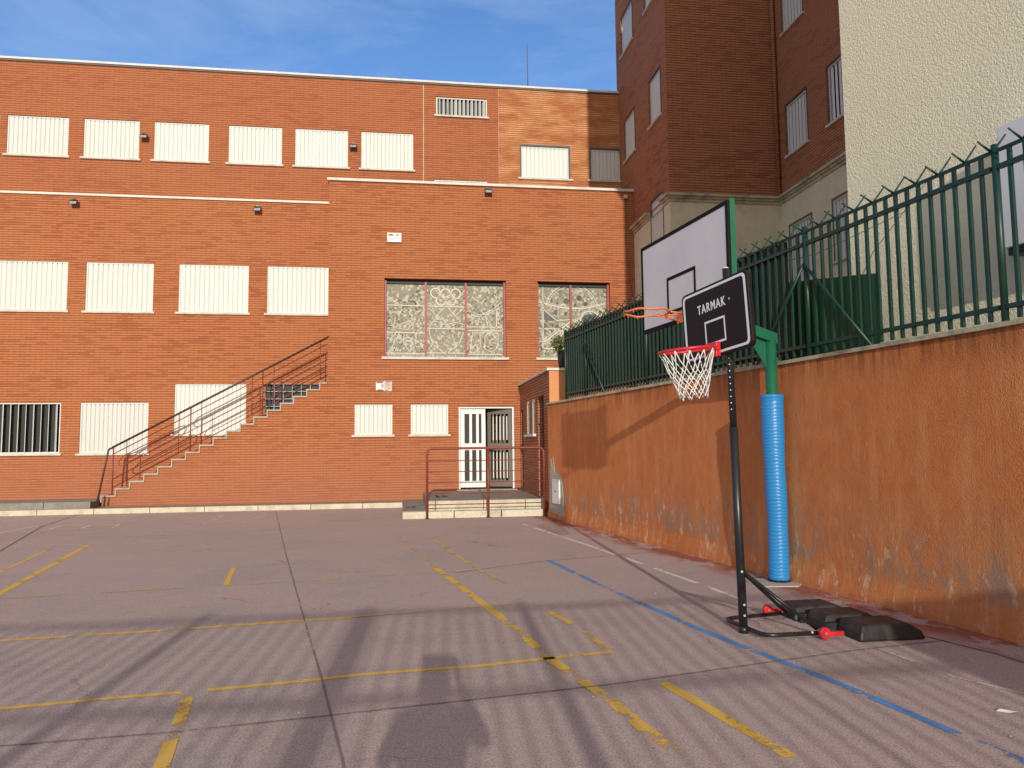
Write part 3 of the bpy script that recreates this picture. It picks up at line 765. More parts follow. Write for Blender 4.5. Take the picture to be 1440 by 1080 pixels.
hr = thing('stair_railing', 'dark maroon railing with looped bars climbing the outside staircase', 'railing', (-4.4, 19.28, .4))
YH = 19.27; SL = (4.25-1.51)/(6.95-1.89)
def hz(x, off=0): return 1.51+(x+6.95)*SL+off
MB().tube([(-6.95, YH, hz(-6.95)), (-1.9, YH, hz(-1.9))], .026).tube(bend([(-6.95, YH, 1.50), (-7.0, YH-.1, 1.47), (-7.12, YH-.42, .11)], .05), .022).build('handrail', 'rail_dark', hr)
for x in (-6.93, -6.63, -5.45, -5.18, -4.93, -3.75, -3.5, -3.23, -2.11, -1.9):
    k = int((x-X0)/DX); zb = Z0+DZ*min(max(k, 0), NX-1)
    MB().tube([(x, YH, zb-.03 if x not in (-6.63,-5.45,-4.93,-3.75,-3.23,-2.11) else hz(x, -.97)), (x, YH, hz(x))], .016 if x in (-6.93,-5.18,-3.5,-1.9) else .010, 8).build('post', 'rail', hr)
MB().tube([(-7.0, YH-.02, .12), (-6.98, YH-.02, .40)], .016, 8).build('post', 'rail_dark', hr)
mb = MB()
for off in (-.17, -.77, -.97): mb.tube([(-6.93, YH, hz(-6.93, off)), (-1.9, YH, hz(-1.9, off))], .012, 6)
for a, b in ((-6.63,-5.45), (-4.93,-3.75), (-3.23,-2.11)):
    z1, z2 = -.34, -.58; m = (z1+z2)/2; r = (z1-z2)/2
    pts = [(x, YH, hz(x, z1)) for x in (a-.02, b+.02)]
    right = [(b+.02+.15*math.sin(R(t)), YH, hz(b+.02+.15*math.sin(R(t)), m+r*math.cos(R(t)))) for t in range(15, 180, 15)]
    left = [(a-.02-.15*math.sin(R(t)), YH, hz(a-.02-.15*math.sin(R(t)), m-r*math.cos(R(t)))) for t in range(15, 180, 15)]
    mb.tube(pts+right+[(b+.02, YH, hz(b+.02, z2)), (a-.02, YH, hz(a-.02, z2))]+left, .012, 6, closed=True)
    mb.tube([(a, YH, hz(a, -.46)), (b, YH, hz(b, -.46))], .011, 6)
mb.build('bars', 'rail', hr)

# ------------------------------------------------------------------ floodlights, signs
def floodlight(x, z, Y, label, tilt=.1):
    t = thing('floodlight', label, 'floodlight', (x, Y, z), 'black floodlights on the brick walls')
    MB().box((x-.03, Y-.05, z+.02), (x+.03, Y, z+.09)).tube([(x-.05, Y-.05, z+.05), (x+.02, Y-.14, z+.02)], .015, 6).build('bracket', 'black', t)
    mb = MB(); c, s = math.cos(R(35)), math.sin(R(35))
    def TT(u, d, h): return (x+.02+u, Y-.14-(d*c-h*s), z-.03+(h*c-d*s)*1.0)
    mb.box((-.10, -.03, -.07), (.10, .03, .07), TT).build('lamp_body', 'black', t, bevel=.008)
    MB().box((-.08, .031, -.05), (.08, .036, .05), TT).build('lamp_glass', 'lens', t)
floodlight(-6.82, 9.68, YU, 'small black floodlight between the second and third top-floor shutters from the left')
floodlight(-1.43, 9.67, YU, 'small black floodlight left of the sixth top-floor shutter')
floodlight(-8.35, 7.75, YL, 'black floodlight under the left part of the wing coping')
floodlight(-3.86, 7.73, YL, 'black floodlight under the wing coping nearer the projecting block')
floodlight(2.14, 8.15, YB, 'black floodlight high on the projecting block, under its coping')
sg = thing('alarm_sign', 'small white box sign with brown mark high above the art glass window', 'sign', (-.28, YB, 6.82))
MB().box((-.46, YB-.07, 6.70), (-.10, YB, 6.94)).build('panel', 'white', sg, bevel=.006)
MB().box((-.43, YB-.073, 6.86), (-.31, YB-.0702, 6.91)).build('print', 'brownprint', sg)
mb = MB(); mb.box((-.24, YB-.073, 6.86), (-.16, YB-.0702, 6.91))
mb.build('print', 'greyprint', sg)
mb = MB()
for i in range(7): mb.box((-.41+i*.036, YB-.073, 6.775), (-.41+i*.036+.022, YB-.0702, 6.805))
mb.build('lettering', 'greyprint', sg)
sg = thing('notice_sign', 'faded white and pink notice with dark edges above the small shutters', 'sign', (-.52, YB, 3.0))
MB().box((-.73, YB-.02, 2.88), (-.53, YB, 3.10)).build('panel', 'white', sg)
MB().box((-.53, YB-.022, 2.86), (-.33, YB-.0, 3.12)).build('panel', 'sill', sg)
MB().box((-.72, YB-.03, 3.06), (-.55, YB-.021, 3.10)).box((-.70, YB-.03, 2.88), (-.55, YB-.021, 2.905)).box((-.50, YB-.03, 3.09), (-.35, YB-.023, 3.115)).box((-.5, YB-.03, 2.87), (-.42, YB-.023, 2.89)).build('border', 'black', sg)
mb = MB()
for i in range(5): mb.box((-.51, YB-.026, 2.92+i*.034), (-.37+random.uniform(-.05, .02), YB-.023, 2.935+i*.034))
mb.box((-.60, YB-.026, 2.95), (-.54, YB-.021, 3.04)); mb.build('lettering', 'pinkprint', sg)

t = thing('hanging_cable', 'thin cable sagging down the shaded right corner of the projecting block', 'cable', (5.9, YB, 8.1))
MB().tube([(5.9, YB-.03, 8.12), (5.91, YB-.03, 7.5), (5.88, YB-.03, 6.9), (5.93, YB-.03, 6.3), (5.98, YB-.03, 5.8), (6.04, YB-.03, 5.4)], .008, 5).build('wire', 'cable', t)
MB().box((5.85, YB-.09, 8.08), (5.94, YB, 8.17)).build('junction_box', 'sill', t)
tag(MB().tube([(3.56, 21, 11.6), (3.555, 21, 12.4), (3.55, 21, 13.25)], [.018, .014, .008], 6).build('antenna', 'cable'), 'thin rod antenna standing on the school roof', 'antenna')

# litter on the steps
def litter(x, y, z, s, label, mat='black', seed=1):
    rr = random.Random(seed); mb = MB()
    for i in range(7):
        a = rr.uniform(0, 6.28); px, py = x+rr.uniform(-s, s), y+rr.uniform(-s, s)*.4
        q = [(px, py, z+.003), (px+s*.6*math.cos(a), py+s*.3*math.sin(a), z+rr.uniform(.01, .05)), (px+s*.4*math.cos(a+1.4), py+s*.3*math.sin(a+1.4), z+rr.uniform(.01, .07)), (px-s*.3*math.cos(a), py, z+.02)]
        mb.add(q, [(0,1,2),(0,2,3)])
    return tag(mb.build('crumpled_litter', mat), label, 'litter')
litter(.82, 17.0, .32, .13, 'flat black rag lying on the landing behind the railing', 'black', 4)
litter(.12, 16.6, .13, .11, 'crumpled grey and black scrap on the low side step', 'cable', 9)
tag(MB().add([(3.14, 3.76, .004), (3.19, 3.72, .003), (3.24, 3.72, .008), (3.17, 3.765, .012)], [(0,1,2,3)]).build('paper_scrap', 'white'), 'white scrap of paper on the asphalt at the right', 'litter')

# ------------------------------------------------------------------ long retaining wall
ret = thing('retaining_wall', 'long weathered orange rendered wall carrying the green fence', 'wall', (4, 7, 0))
def TWd(y, d, z): return wall_pt(y, d, z)
mb = MB(); n = 40; Y0_, Y1_ = -3.5, 15.24
def wob(y): return .012*math.sin(y*2.1)+.008*math.sin(y*5.3)
vs = []
prof = [(0, .03), (.05, .028), (.14, .012), (.22, 0.0), (2.29, 0.0)]
for i in range(n+1):
    y = Y0_+(Y1_-Y0_)*i/n
    for z, d in prof: vs.append(TWd(y, d+wob(y)*.3, z))
m_ = len(prof)
mb.add(vs, [(i*m_+j, (i+1)*m_+j, (i+1)*m_+j+1, i*m_+j+1) for i in range(n) for j in range(m_-1)])
mb.build('wall_face', 'stucco', ret)
MB().box((Y0_, -.28, 0), (Y1_, -.02, 2.285), TWd).build('wall_core', 'stucco', ret)
MB().box((Y0_, -.30, 2.288), (Y1_, .025, 2.325), TWd).build('coping', 'cornice', ret)
struct(MB().add([TWd(-3.5, -.28, 2.2), TWd(15.24, -.28, 2.2), (14, 15.24, 2.2), (14, -3.5, 2.2)], [(0,1,2,3)]).build('raised_terrace', 'pavement'))
mc = thing('meter_cabinet', 'pale meter cupboard with cement patch low at the far end of the orange wall', 'cabinet', wall_pt(14.7, 0, .5))
mb = MB()
mb.prism([(14.30,.02),(15.1,.02),(15.12,.75),(15.04,1.18),(14.95,1.0),(14.9,1.22),(14.82,.92),(14.45,.85),(14.36,.5)], .008, .018, lambda u, v, h: TWd(u, h, v)).build('cement_patch', 'cement', mc)
MB().box((14.5, .018, .30), (14.9, .05, .78), TWd).build('cupboard_door', 'grey_box', mc, bevel=.005)
MB().box((14.68, .05, .53), (14.71, .058, .56), TWd).build('lock', 'black', mc)

# ------------------------------------------------------------------ green fence on the wall
fence = thing('steel_fence', 'dark green steel bar fence with forked spikes on the orange wall', 'fence', wall_pt(7, -.12, 2.32))
FD = -.12
posts = [14.45, 13.4, 10.95, 9.1, 7.24, 5.02, 2.8, .6, -1.6]
for y in posts:
    MB().tube([TWd(y, FD, 2.32), TWd(y, FD, 3.72)], .027, 10).build('post', 'green', fence)
for a, b in zip(posts, posts[1:]):
    for zr, hr_, dr_ in ((3.655, .025, .012), (3.52, .035, .02), (2.44, .035, .02)):
        MB().box((b+.03, FD-dr_, zr), (a-.03, FD+dr_, zr+hr_), TWd).build('rail', 'green', fence)
    n = round((a-b)/.121); mb = MB(); sp = mb
    for i in range(1, n):
        y = b+(a-b)*i/n
        tl = random.uniform(-.004, .004); mb.box((y-.014+tl, FD-.013, 2.36), (y+.014+tl, FD+.013, 3.655), TWd)
    for i in range(0, n, 2):
        y = b+(a-b)*i/n+.02
        for s in (-1, 1):
            yy = y+random.uniform(-.01, .01)
            sp.tube([TWd(yy, FD, 3.67), TWd(yy+s*.008, FD+s*.125, 3.67+(random.uniform(.06, .08) if s > 0 else random.uniform(.15, .17)))], [.011, .007], 5)
    mb.build('bar_panel', 'green', fence)
for y, dirs in ((13.4, (-1,)), (7.24, (-1, 1)), (10.95, ())):
    for s in dirs:
        MB().tube([TWd(y, FD+.03, 3.32), TWd(y+s*.9, FD+.03, 2.33)], .016, 8).build('strut', 'green', fence)
# corrugated sheet fixed behind the far bars
mb = MB(); y = 7.58; vs = []; i = 0
while y < 14.5:
    vs += [TWd(y, FD-.020-(.016 if i % 4 in (0, 1) else 0), 2.40), TWd(y, FD-.020-(.016 if i % 4 in (0, 1) else 0), 3.66)]
    y += .035; i += 1
mb.add(vs, [(2*k, 2*k+2, 2*k+3, 2*k+1) for k in range(len(vs)//2-1)])
mb.build('corrugated_sheet', 'green_sheet', fence)
# loose corrugated panel between the buildings
mb = MB(); vs = []
for i in range(58):
    y = 6.62+i*.027; d = -.42-(.02 if i % 4 in (0, 1) else 0)
    vs += [TWd(y, d, 2.2), TWd(y, d, 3.1+.15*(y-6.62))]
mb.add(vs, [(2*k, 2*k+2, 2*k+3, 2*k+1) for k in range(len(vs)//2-1)])
tag(mb.build('corrugated_screen', 'green_bright'), 'brighter green corrugated screen behind the fence bars', 'screen')
t = tag(MB().tube([TWd(9.0, -.5, 3.66), TWd(7.6, -.55, 3.55), TWd(6.3, -.5, 3.62)], .004, 4).tube([(5.3, 8.2, 3.2), (4.9, 7.2, 3.45), (4.75, 6.0, 3.9)], .004, 4).build('slack_wires', 'cable'), 'thin slack wires strung behind the fence', 'wire')

# potted plant by the fence end
pt = thing('potted_plant', 'small leafy plant in a black pot at the far end of the fence', 'plant', (3.235, 15.31, 3.05))
px, py = 3.235, 15.31
MB().tube([(px, py, 3.052), (px, py, 3.25), (px, py, 3.42)], [.06, .08, .095], 14).build('pot', 'pot', pt)
for mat, sd in (('leaf', 1), ('leaf2', 2)):
    mb = MB(); rr = random.Random(sd)
    for i in range(230):
        v = Vector((rr.gauss(0, 1), rr.gauss(0, 1), rr.gauss(0, 1))).normalized()*rr.uniform(.04, .17)
        c = Vector((px-.05, py, 3.56))+Vector((v.x*1.1, v.y, v.z*1.1)); a = Vector((rr.uniform(-1,1), rr.uniform(-1,1), rr.uniform(-.4,1))).normalized()*.04
        b = a.cross(Vector((rr.uniform(-1,1), rr.uniform(-1,1), rr.uniform(-1,1)))).normalized()*.014
        mb.add([tuple(c-a), tuple(c+b), tuple(c+a), tuple(c-b)], [(0,1,2,3)])
    mb.build('foliage', mat, pt, recalc=False)

# ------------------------------------------------------------------ brown brick apartment block
apt = thing('apartment_building', 'tall dark brown brick apartment block with cream ground storeys', 'building', (8, 18, 0))
TA, YT, TR_ = TS(6.12), 16.45, TS(8.87)
lw = [(18.95, 19.88, 9.36, 10.53), (16.88, 17.72, 9.42, 10.6), (18.95, 20.0, 12.48, 13.62), (17.05, 17.9, 12.56, 13.7), (18.95, 19.9, 15.6, 16.8)]
lw5 = (16.92, 17.8, 6.3, 7.5)
brick_wall('wall', YT, 20.55, 7.28, 18, lw+[(16.92, 17.8, 7.28, 7.5, .14)], TA, 'brick_dark', apt)
flip(brick_wall('plinth', YT, 20.55, 0, 7.12, [(16.92, 17.8, 6.3, 7.12, .14)], TA, 'plinth', apt))
brick_wall('wall', 6.12, 8.87, 7.28, 18, [], TF(YT), 'brick_dark', apt)
brick_wall('plinth', 6.12, 8.87, 0, 7.12, [], TF(YT), 'plinth', apt)
rw = [(15.12, 16.03, 8.15, 9.36), (13.38, 14.28, 8.14, 9.39), (15.12, 16.03, 11.13, 12.4), (13.38, 14.28, 11.13, 12.4)]
rc = [(15.12, 16.06, 4.5, 6.48), (13.38, 14.28, 5.2, 6.5)]
brick_wall('wall', 8.6, YT, 7.28, 18, rw, TR_, 'brick_dark', apt)
flip(brick_wall('plinth', 8.6, YT, 0, 7.12, rc, TR_, 'plinth', apt))
for o in list(apt.children):
    pass
def dark_surround(w, T):
    o_ = MB()
    o_.box((w[0]-.035, -.02, w[2]), (w[0]-.002, .012, w[3]+.035), T).box((w[1]+.002, -.02, w[2]), (w[1]+.035, .012, w[3]+.035), T).box((w[0]-.002, -.02, w[3]+.002), (w[1]+.002, .012, w[3]+.035), T)
    o_.build('window_surround', 'cable', apt)
for w in lw+[lw5]: dark_surround(w, TA)
for w in rw+rc: dark_surround(w, TR_)
for w in lw: shutter_window(apt, *w, TA, pitch=.13, deep=.032)
shutter_window(apt, *lw5, TA, pitch=.12)
for w in (rw[0], rw[2], rw[3]): shutter_window(apt, *w, TR_, kind='half', pitch=.14)
shutter_window(apt, *rw[1], TR_, kind='bars', pitch=.15, label='open shutter with dark gaps beside the cream wall')
for w in rc: shutter_window(apt, *w, TR_, kind='half', pitch=.12)
MB().box((6.3, YT+.15, 0), (16, 20.55, 17.95)).box((9.05, 8.7, 0), (16, YT+.15, 17.9)).build('core', 'brick_dark', apt)
def cornice(a, b):  # plan polyline, butt mitred enough
    return None
mb = MB()
for z0, z1, d in ((7.10, 7.17, .03), (7.17, 7.22, .07), (7.22, 7.28, .13)):
    zz0, zz1 = z0+.001, z1
    path = [(6.12-d, 24), (6.12-d, 17.85)]
    mb.box((6.12-d, 17.86, zz0), (6.14, 20.3, zz1))
    mb.box((6.12-d, YT-d, zz0), (6.14, 16.88, zz1))
    mb.box((6.14, YT-d, zz0), (8.87-d, YT+.02, zz1))
    mb.box((8.87-d, 8.6, zz0), (8.89, YT-.001, zz1))
mb.build('cornice', 'cornice', apt)
# drain pipe in the inner corner
MB().tube([(8.80, YT-.09, 7.3), (8.80, YT-.09, 18)], .045, 10).build('drain_pipe', 'brick_dark', apt)

# ------------------------------------------------------------------ cream building
crm = thing('cream_building', 'tall windowless cream roughcast building right of the dark brick block', 'building', (8, 6, 0))
cy = 8.15; cxo = 5.26+.1429*cy
def TC(y, d, z): return (cxo+WK*y-d, y, z)
n1, n2 = 40, 60
MB().add([TC(-1, 0, 1.5), TC(cy, 0, 1.5), TC(cy, 0, 16.5), TC(-1, 0, 16.5), (14, cy, 1.5), (14, cy, 16.5), (14, -1, 1.5), (14, -1, 16.5)],
         [(0,3,2,1), (1,2,5,4), (0,6,7,3), (3,7,5,2)]).build('wall', 'roughcast', crm)
MB().add([TC(2, .72, 12.05), TC(cy, .72, 12.05), TC(cy, .0, 12.05), TC(2, .0, 12.05), TC(2, .72, 16.5), TC(cy, .72, 16.5), TC(cy, .0, 16.5), TC(2, .0, 16.5)],
         [(0,3,2,1),(4,5,6,7),(0,1,5,4),(1,2,6,5),(2,3,7,6),(3,0,4,7)]).build('added_shade_overhang', 'roughcast', crm)  # unseen overhang added to shade the right end of the school's upper wall
ac = thing('wall_cabinet', 'pale grey metal box hung on the cream wall behind the fence', 'cabinet', TC(5.6, 0, 3.7))
MB().box((4.9, 0.002, 3.17), (5.95, .24, 4.3), TC).build('case', 'grey_box', ac, bevel=.01)
MB().box((4.9, 0.004, 3.10), (5.93, .22, 3.165), TC).build('black_underside', 'black', ac)  # black slab along the bottom of the case

# ------------------------------------------------------------------ wall mounted green hoop
gp = thing('fixed_basketball_hoop', 'tall green pole hoop with big white backboard and blue padding beside the wall', 'basketball hoop', (3.87, 7.52, 0))
PX, PY = 3.87, 7.52
MB().tube([(PX, PY, 0), (PX, PY, 2.56)], .062, 20).build('pole', 'green_pole', gp)
bc = Vector((PX, PY, 0))+wn*1.06+wdir*(-.06)
arm0 = Vector((PX, PY, 2.58)); arm1 = Vector((bc.x, bc.y, 2.86))+wn*(-.05)
mb = MB(); mb.box((-.06, -.055, -.06), (1.0, .055, .055), lambda u, v, h: tuple(arm0+(arm1-arm0)*max(u, -.06)+wdir*v+Vector((0,0,h)))).build('arm', 'green_pole', gp, bevel=.005)
adir = (arm1-arm0).normalized()
mb = MB()
mb.add([tuple(arm0+Vector((0,0,-.05))+wn*.05+wdir*.006), tuple(arm0+adir*.32+Vector((0,0,-.06))+wdir*.006), tuple(arm0+wn*.06+Vector((0,0,-.33))+wdir*.006),
        tuple(arm0+Vector((0,0,-.05))+wn*.05-wdir*.006), tuple(arm0+adir*.32+Vector((0,0,-.06))-wdir*.006), tuple(arm0+wn*.06+Vector((0,0,-.33))-wdir*.006)],
       [(0,1,2),(3,5,4),(0,3,4,1),(1,4,5,2),(2,5,3,0)]).build('gusset', 'green_pole', gp)
BC = Vector((2.835, 7.37, 3.21))            # centre of the board, parallel to the wall
def TG(u, d, z): p = BC+wdir*u+wn*d; return (p.x, p.y, p.z+z)
HW, HH = .90, .50
MB().box((-HW, -.02, -HH), (HW, .0, HH), TG).build('backboard', 'board', gp)
e = .04
MB().box((-HW, .001, HH-e), (HW, .004, HH), TG).box((-HW, .001, -HH), (HW, .004, -HH+e), TG).box((HW-e, .001, -HH+e), (HW, .004, HH-e), TG).box((-HW, .001, -HH+e), (-HW+e*.8, .004, HH-e), TG).box((-HW-.004, -.02, -HH), (-HW, .004, HH), TG).box((-HW-.003, -.024, -HH-.003), (HW+.003, -.0205, HH+.003), TG).box((HW, -.02, -HH), (HW+.004, .004, HH), TG).box((-HW, -.02, -HH-.004), (HW, .003, -HH), TG).build('border', 'black_paint', gp)
a, b, c, d, k = -.30, .30, -.38, .02, .035
MB().box((a, .001, d-k), (b, .004, d), TG).box((a, .001, c), (b, .004, c+k), TG).box((a, .001, c+k), (a+k, .004, d-k), TG).box((b-k, .001, c+k), (b, .004, d-k), TG).build('target_square', 'black_paint', gp)
MB().box((-HW-.01, -.075, -HH-.02), (-HW+.03, -.022, HH+.02), TG).box((HW-.03, -.075, -HH), (HW, -.022, HH), TG).box((-HW+.03, -.07, -.30), (HW-.03, -.022, -.25), TG).box((-HW+.03, -.07, .25), (HW-.03, -.022, .30), TG).build('support_frame', 'green_pole', gp)
rz = -.42; rc0 = .40; rr_ = .235
rim = MB().tube([TG(rr_*math.sin(t*math.pi/18), rc0+rr_*math.cos(t*math.pi/18), rz+.006*math.cos(t)) for t in range(36)], .011, 8, closed=True).build('rim', 'rim_orange', gp)
mb = MB().box((-.075, .004, rz-.09), (.075, .018, rz+.03), TG)
mb.tube([TG(-.06, .02, rz), TG(-.10, .19, rz)], .009, 6).tube([TG(.06, .02, rz), TG(.10, .19, rz)], .009, 6).tube([TG(0, .02, rz-.08), TG(.05, .30, rz-.012)], .006, 6).tube([TG(0, .02, rz-.08), TG(-.05, .30, rz-.012)], .006, 6)
mb.build('rim_bracket', 'rim_orange', gp)
mb = MB()
for t in range(12):
    a = t*math.pi/6; mb.tube([TG(rr_*math.sin(a)*.99, rc0+rr_*math.cos(a)*.99, rz-.005), TG(rr_*math.sin(a+.04)*.97, rc0+rr_*math.cos(a+.04)*.97, rz-.03)], .004, 5)
mb.build('net_hooks', 'rim_orange', gp)
mb = MB(); pts = []; rad = []
for i in range(90):
    z = .03+1.93*i/89; pts.append((PX+.006*math.sin(z*3), PY, z)); rad.append(.103+.018*(z/1.96)**2+random.uniform(-.0008, .0008)+.0025*math.sin(z*9)+(.008 if i > 87 else 0))
mb.tube(pts, rad, 28); pad = mb.build('padding', 'pad', gp)
mb = MB()
for k in range(14):
    a = k*math.pi*2/14; mb.box((PX+.10*math.cos(a)-.012, PY+.10*math.sin(a)-.012, .0), (PX+.10*math.cos(a)+.012, PY+.10*math.sin(a)+.012, random.uniform(.02, .05)))
mb.build('torn_foam', 'black', gp)
tag(MB().prism([(-.28,-.2),(.1,-.26),(.26,-.08),(.22,.2),(-.1,.22),(-.3,.08)], .0, .012, lambda u, v, h: (PX-.04+u, PY-.02+v, h)).build('concrete_footing', 'cement'), 'small pale concrete footing round the padded pole', 'footing')

# ------------------------------------------------------------------ portable hoop
ph = thing('portable_basketball_hoop', 'portable hoop with black board, red rim, white net and black ballast base', 'basketball hoop', (2.58, 5.6, 0))
p0 = Vector((2.575, 5.60, .03)); p1 = Vector((2.53, 5.60, 2.84))
def pp(t): return tuple(p0+(p1-p0)*t)
MB().tube([pp(0), pp(.55)], .033, 18).build('pole', 'black', ph)
MB().tube([pp(.549), pp(1)], .027, 18).build('pole', 'black', ph)
MB().tube([pp(1), pp(1.003)], .022, 12).build('pole_cap', 'tar_white', ph)
mb = MB()
for i in range(10): mb.tube([tuple(p0+(p1-p0)*(.60+i*.018)+Vector((-.018,-.022,0))), tuple(p0+(p1-p0)*(.60+i*.018)+Vector((-.021,-.026,0)))], .005, 6)
mb.build('height_holes', 'tar_white', ph)
bu = Vector((math.cos(R(-76)), math.sin(R(-76)), 0)); bn = Vector((bu.y, -bu.x, 0))
if bn.x > 0: bn = -bn
roll = R(4.3); bur = (bu*math.cos(roll)+Vector((0,0,math.sin(roll)))); bvr = (Vector((0,0,math.cos(roll)))-bu*math.sin(roll))
TC0 = Vector((2.575, 5.6, 2.44))+bn*.118+bu*(-.095)+Vector((.02,0,0))
def TT_(u, d, z): p = TC0+bur*u+bn*d+bvr*z; return (p.x, p.y, p.z)
def rrect(hw, hh, r, n=6):
    out = []
    for cx_, cy_, a0 in ((hw-r, hh-r, 0), (-hw+r, hh-r, 90), (-hw+r, -hh+r, 180), (hw-r, -hh+r, 270)):
        for i in range(n+1):
            a = R(a0+90*i/n); out.append((cx_+r*math.cos(a), cy_+r*math.sin(a)))
    return out
TPz = lambda u, v, h: TT_(u, h, v)
bw, bh = .425, .298
MB().prism(rrect(bw, bh, .05), -.03, .008, TPz).build('backboard', 'tar_face', ph, bevel=.004)
def ring(o, i, h0, h1):
    mb = MB(); n = len(o)
    vs = [(u, v, h1) for u, v in o]+[(u, v, h1) for u, v in i]
    return mb.add(vs, [(k, (k+1)%n, n+(k+1)%n, n+k) for k in range(n)], T=TPz)
ring(rrect(bw-.022, bh-.02, .042), rrect(bw-.048, bh-.040, .03), 0, .0105).build('border', 'tar_white', ph)
o = [(.13,-.005+.0),(-.13,-.005),(-.13,-.205),(.13,-.205)]; i_ = [(.113,-.022),(-.113,-.022),(-.113,-.188),(.113,-.188)]
ring([(u, v+.01) for u, v in o], [(u, v+.01) for u, v in i_], 0, .0105).build('target_square', 'tar_white', ph)
def text_mesh(txt, size, name, mat, place, parent, extrude=.001, spacing=1.1, bold=0.0):
    cu = bpy.data.curves.new('lettering', 'FONT'); cu.body = txt; cu.size = size; cu.align_x = 'CENTER'; cu.align_y = 'CENTER'
    cu.extrude = extrude; cu.space_character = spacing; cu.offset = bold
    ob = bpy.data.objects.new('lettering', cu); COL.objects.link(ob)
    bpy.context.view_layer.update()
    me = bpy.data.meshes.new_from_object(ob.evaluated_get(bpy.context.evaluated_depsgraph_get()))
    bpy.data.objects.remove(ob); bpy.data.curves.remove(cu)
    mb = MB(); mb.v = [Vector(place(v.co.x, v.co.y, v.co.z)) for v in me.vertices]; mb.f = [tuple(p.vertices) for p in me.polygons]; mb.smooth = [False]*len(mb.f)
    bpy.data.meshes.remove(me)
    return mb.build(name, mat, parent, recalc=False)
text_mesh('TARMAK \u00b7', .092, 'lettering', 'tar_white', lambda x, y, z: TT_(.0+x*.86, .0105+z, .115+y*1.15), ph, spacing=1.22, bold=.0008)
# rim, bracket, net
RZ = -.235; RC = .28; RR = .215
def TR(u, d, z): p = TC0+bu*u+bn*d+Vector((0,0,z)); p.z -= (d-.05)*.10; return (p.x, p.y, p.z)
MB().tube([TR(RR*math.sin(t*math.pi/20), RC+RR*math.cos(t*math.pi/20), RZ) for t in range(40)], .0115, 8, closed=True).build('rim', 'red', ph)
MB().box((-.07, .011, RZ-.07), (.07, .055, RZ+.045), TR).box((-.09, .035, RZ-.02), (.09, .09, RZ+.008), TR).build('rim_bracket', 'red', ph, bevel=.004)
mb = MB(); rr = random.Random(5)
NL = 12; levels = 7
def netp(j, lv):
    t = lv/levels; rad_ = RR*(1-.50*t**.75)*(1+.03*math.sin(j*2.3+lv)); a = 2*math.pi*j/NL
    sway = -.015*t; z = RZ-.012-.365*t+.012*math.sin(j*1.7+lv*2)
    return TR(rad_*math.sin(a)+sway+.04*t, RC+rad_*math.cos(a)-.035*t, z)
for j in range(NL):
    for s in (-1, 1):
        pts = []
        j0 = j
        # long slack loops first, then the diamond mesh
        pts = [netp(j, 0), netp(j+s*.18, 1.2), netp(j+s*.5, 2.8), netp(j+s*1.0, 3.9), netp(j+s*1.5, 5.0), netp(j+s*2.0, 6.0), netp(j+s*2.4, 6.8)]
        mb.tube(pts, .0042, 5)
    mb.tube([netp(j+.4, 6.8), netp(j+.5, 7.15), netp(j+.6, 6.8)], .0042, 5)
mb.build('net', 'net', ph)
# base frame
fz = .035; tr = .0165
MB().tube(bend([(3.12, 6.03, fz), (2.56, 5.92, fz), (2.63, 5.36, fz), (3.12, 5.36, fz)], .09), tr, 12).build('base_frame', 'black', ph)
MB().tube([(2.575, 5.60, .0), (2.575, 5.60, .05)], .036, 16).build('pole_foot', 'black', ph)
MB().tube([(2.585, 5.59, .46), (3.06, 5.39, .055)], .014, 10).tube([(2.585, 5.61, .46), (3.12, 5.98, .055)], .014, 10).build('brace', 'black', ph)
mb = MB()
for q in ((2.56, 5.565, .47), (2.57, 5.565, .14), (2.57, 5.565, .22), (2.99, 5.34, .05), (3.10, 5.99, .06)): MB().tube([q, (q[0]-.004, q[1]-.014, q[2])], .009, 8).build('bolt', 'bolt', ph)
for wx, wy, ax in ((3.06, 5.29, 1), (3.02, 6.09, 1)):
    wh = MB().tube([(wx, wy-.02, .052), (wx, wy-.016, .052), (wx, wy+.016, .052), (wx, wy+.02, .052)], [.036, .041, .041, .036], 24).build('wheel', 'red', ph)
    MB().tube([(wx, wy-.024, .052), (wx, wy-.018, .052)], .026, 16).build('hub', 'red', wh)
    MB().tube([(wx, wy-.028, .052), (wx, wy-.022, .052)], .010, 10).build('axle_bolt', 'bolt', wh)
    MB().box((wx+.03, wy-.015, .028), (wx+.15, wy+.02, .060)).build('wheel_bracket', 'red', ph, bevel=.005)
def ballast(x0, x1, y0, y1, h):
    mb = MB(); mx, my = (x0+x1)/2, (y0+y1)/2
    sec = [(0, 0), (.02, .0), (.06, .012), (h-.02, .045), (h, .065)]
    vs = []; n = 4
    for z, ins in sec:
        r = [(x0+ins*.6, y0+ins*.45), (x1-ins*1.9, y0+ins*.45), (x1-ins*1.9, y1-ins*.45), (x0+ins*.6, y1-ins*.45)]
        vs += [(a, b, z) for a, b in r]
    fs = [(i*4+j, i*4+(j+1)%4, (i+1)*4+(j+1)%4, (i+1)*4+j) for i in range(len(sec)-1) for j in range(4)]+[(0,3,2,1)]
    # shallow dish in the top
    o = len(vs); zt = h
    vs += [(x0+.10, y0+.06, zt-.006), (x1-.18, y0+.06, zt-.006), (x1-.18, y1-.06, zt-.006), (x0+.10, y1-.06, zt-.006)]
    tb = 4*(len(sec)-1)
    fs += [(tb+j, tb+(j+1)%4, o+(j+1)%4, o+j) for j in range(4)]+[(o, o+1, o+2, o+3)]
    mb.add(vs, fs)
    return mb.build('ballast_block', 'ballast', ph, bevel=.016)
ballast(3.27, 3.79, 5.17, 5.49, .122); ballast(3.20, 3.70, 5.53, 5.81, .122); ballast(3.14, 3.64, 5.86, 6.15, .122)
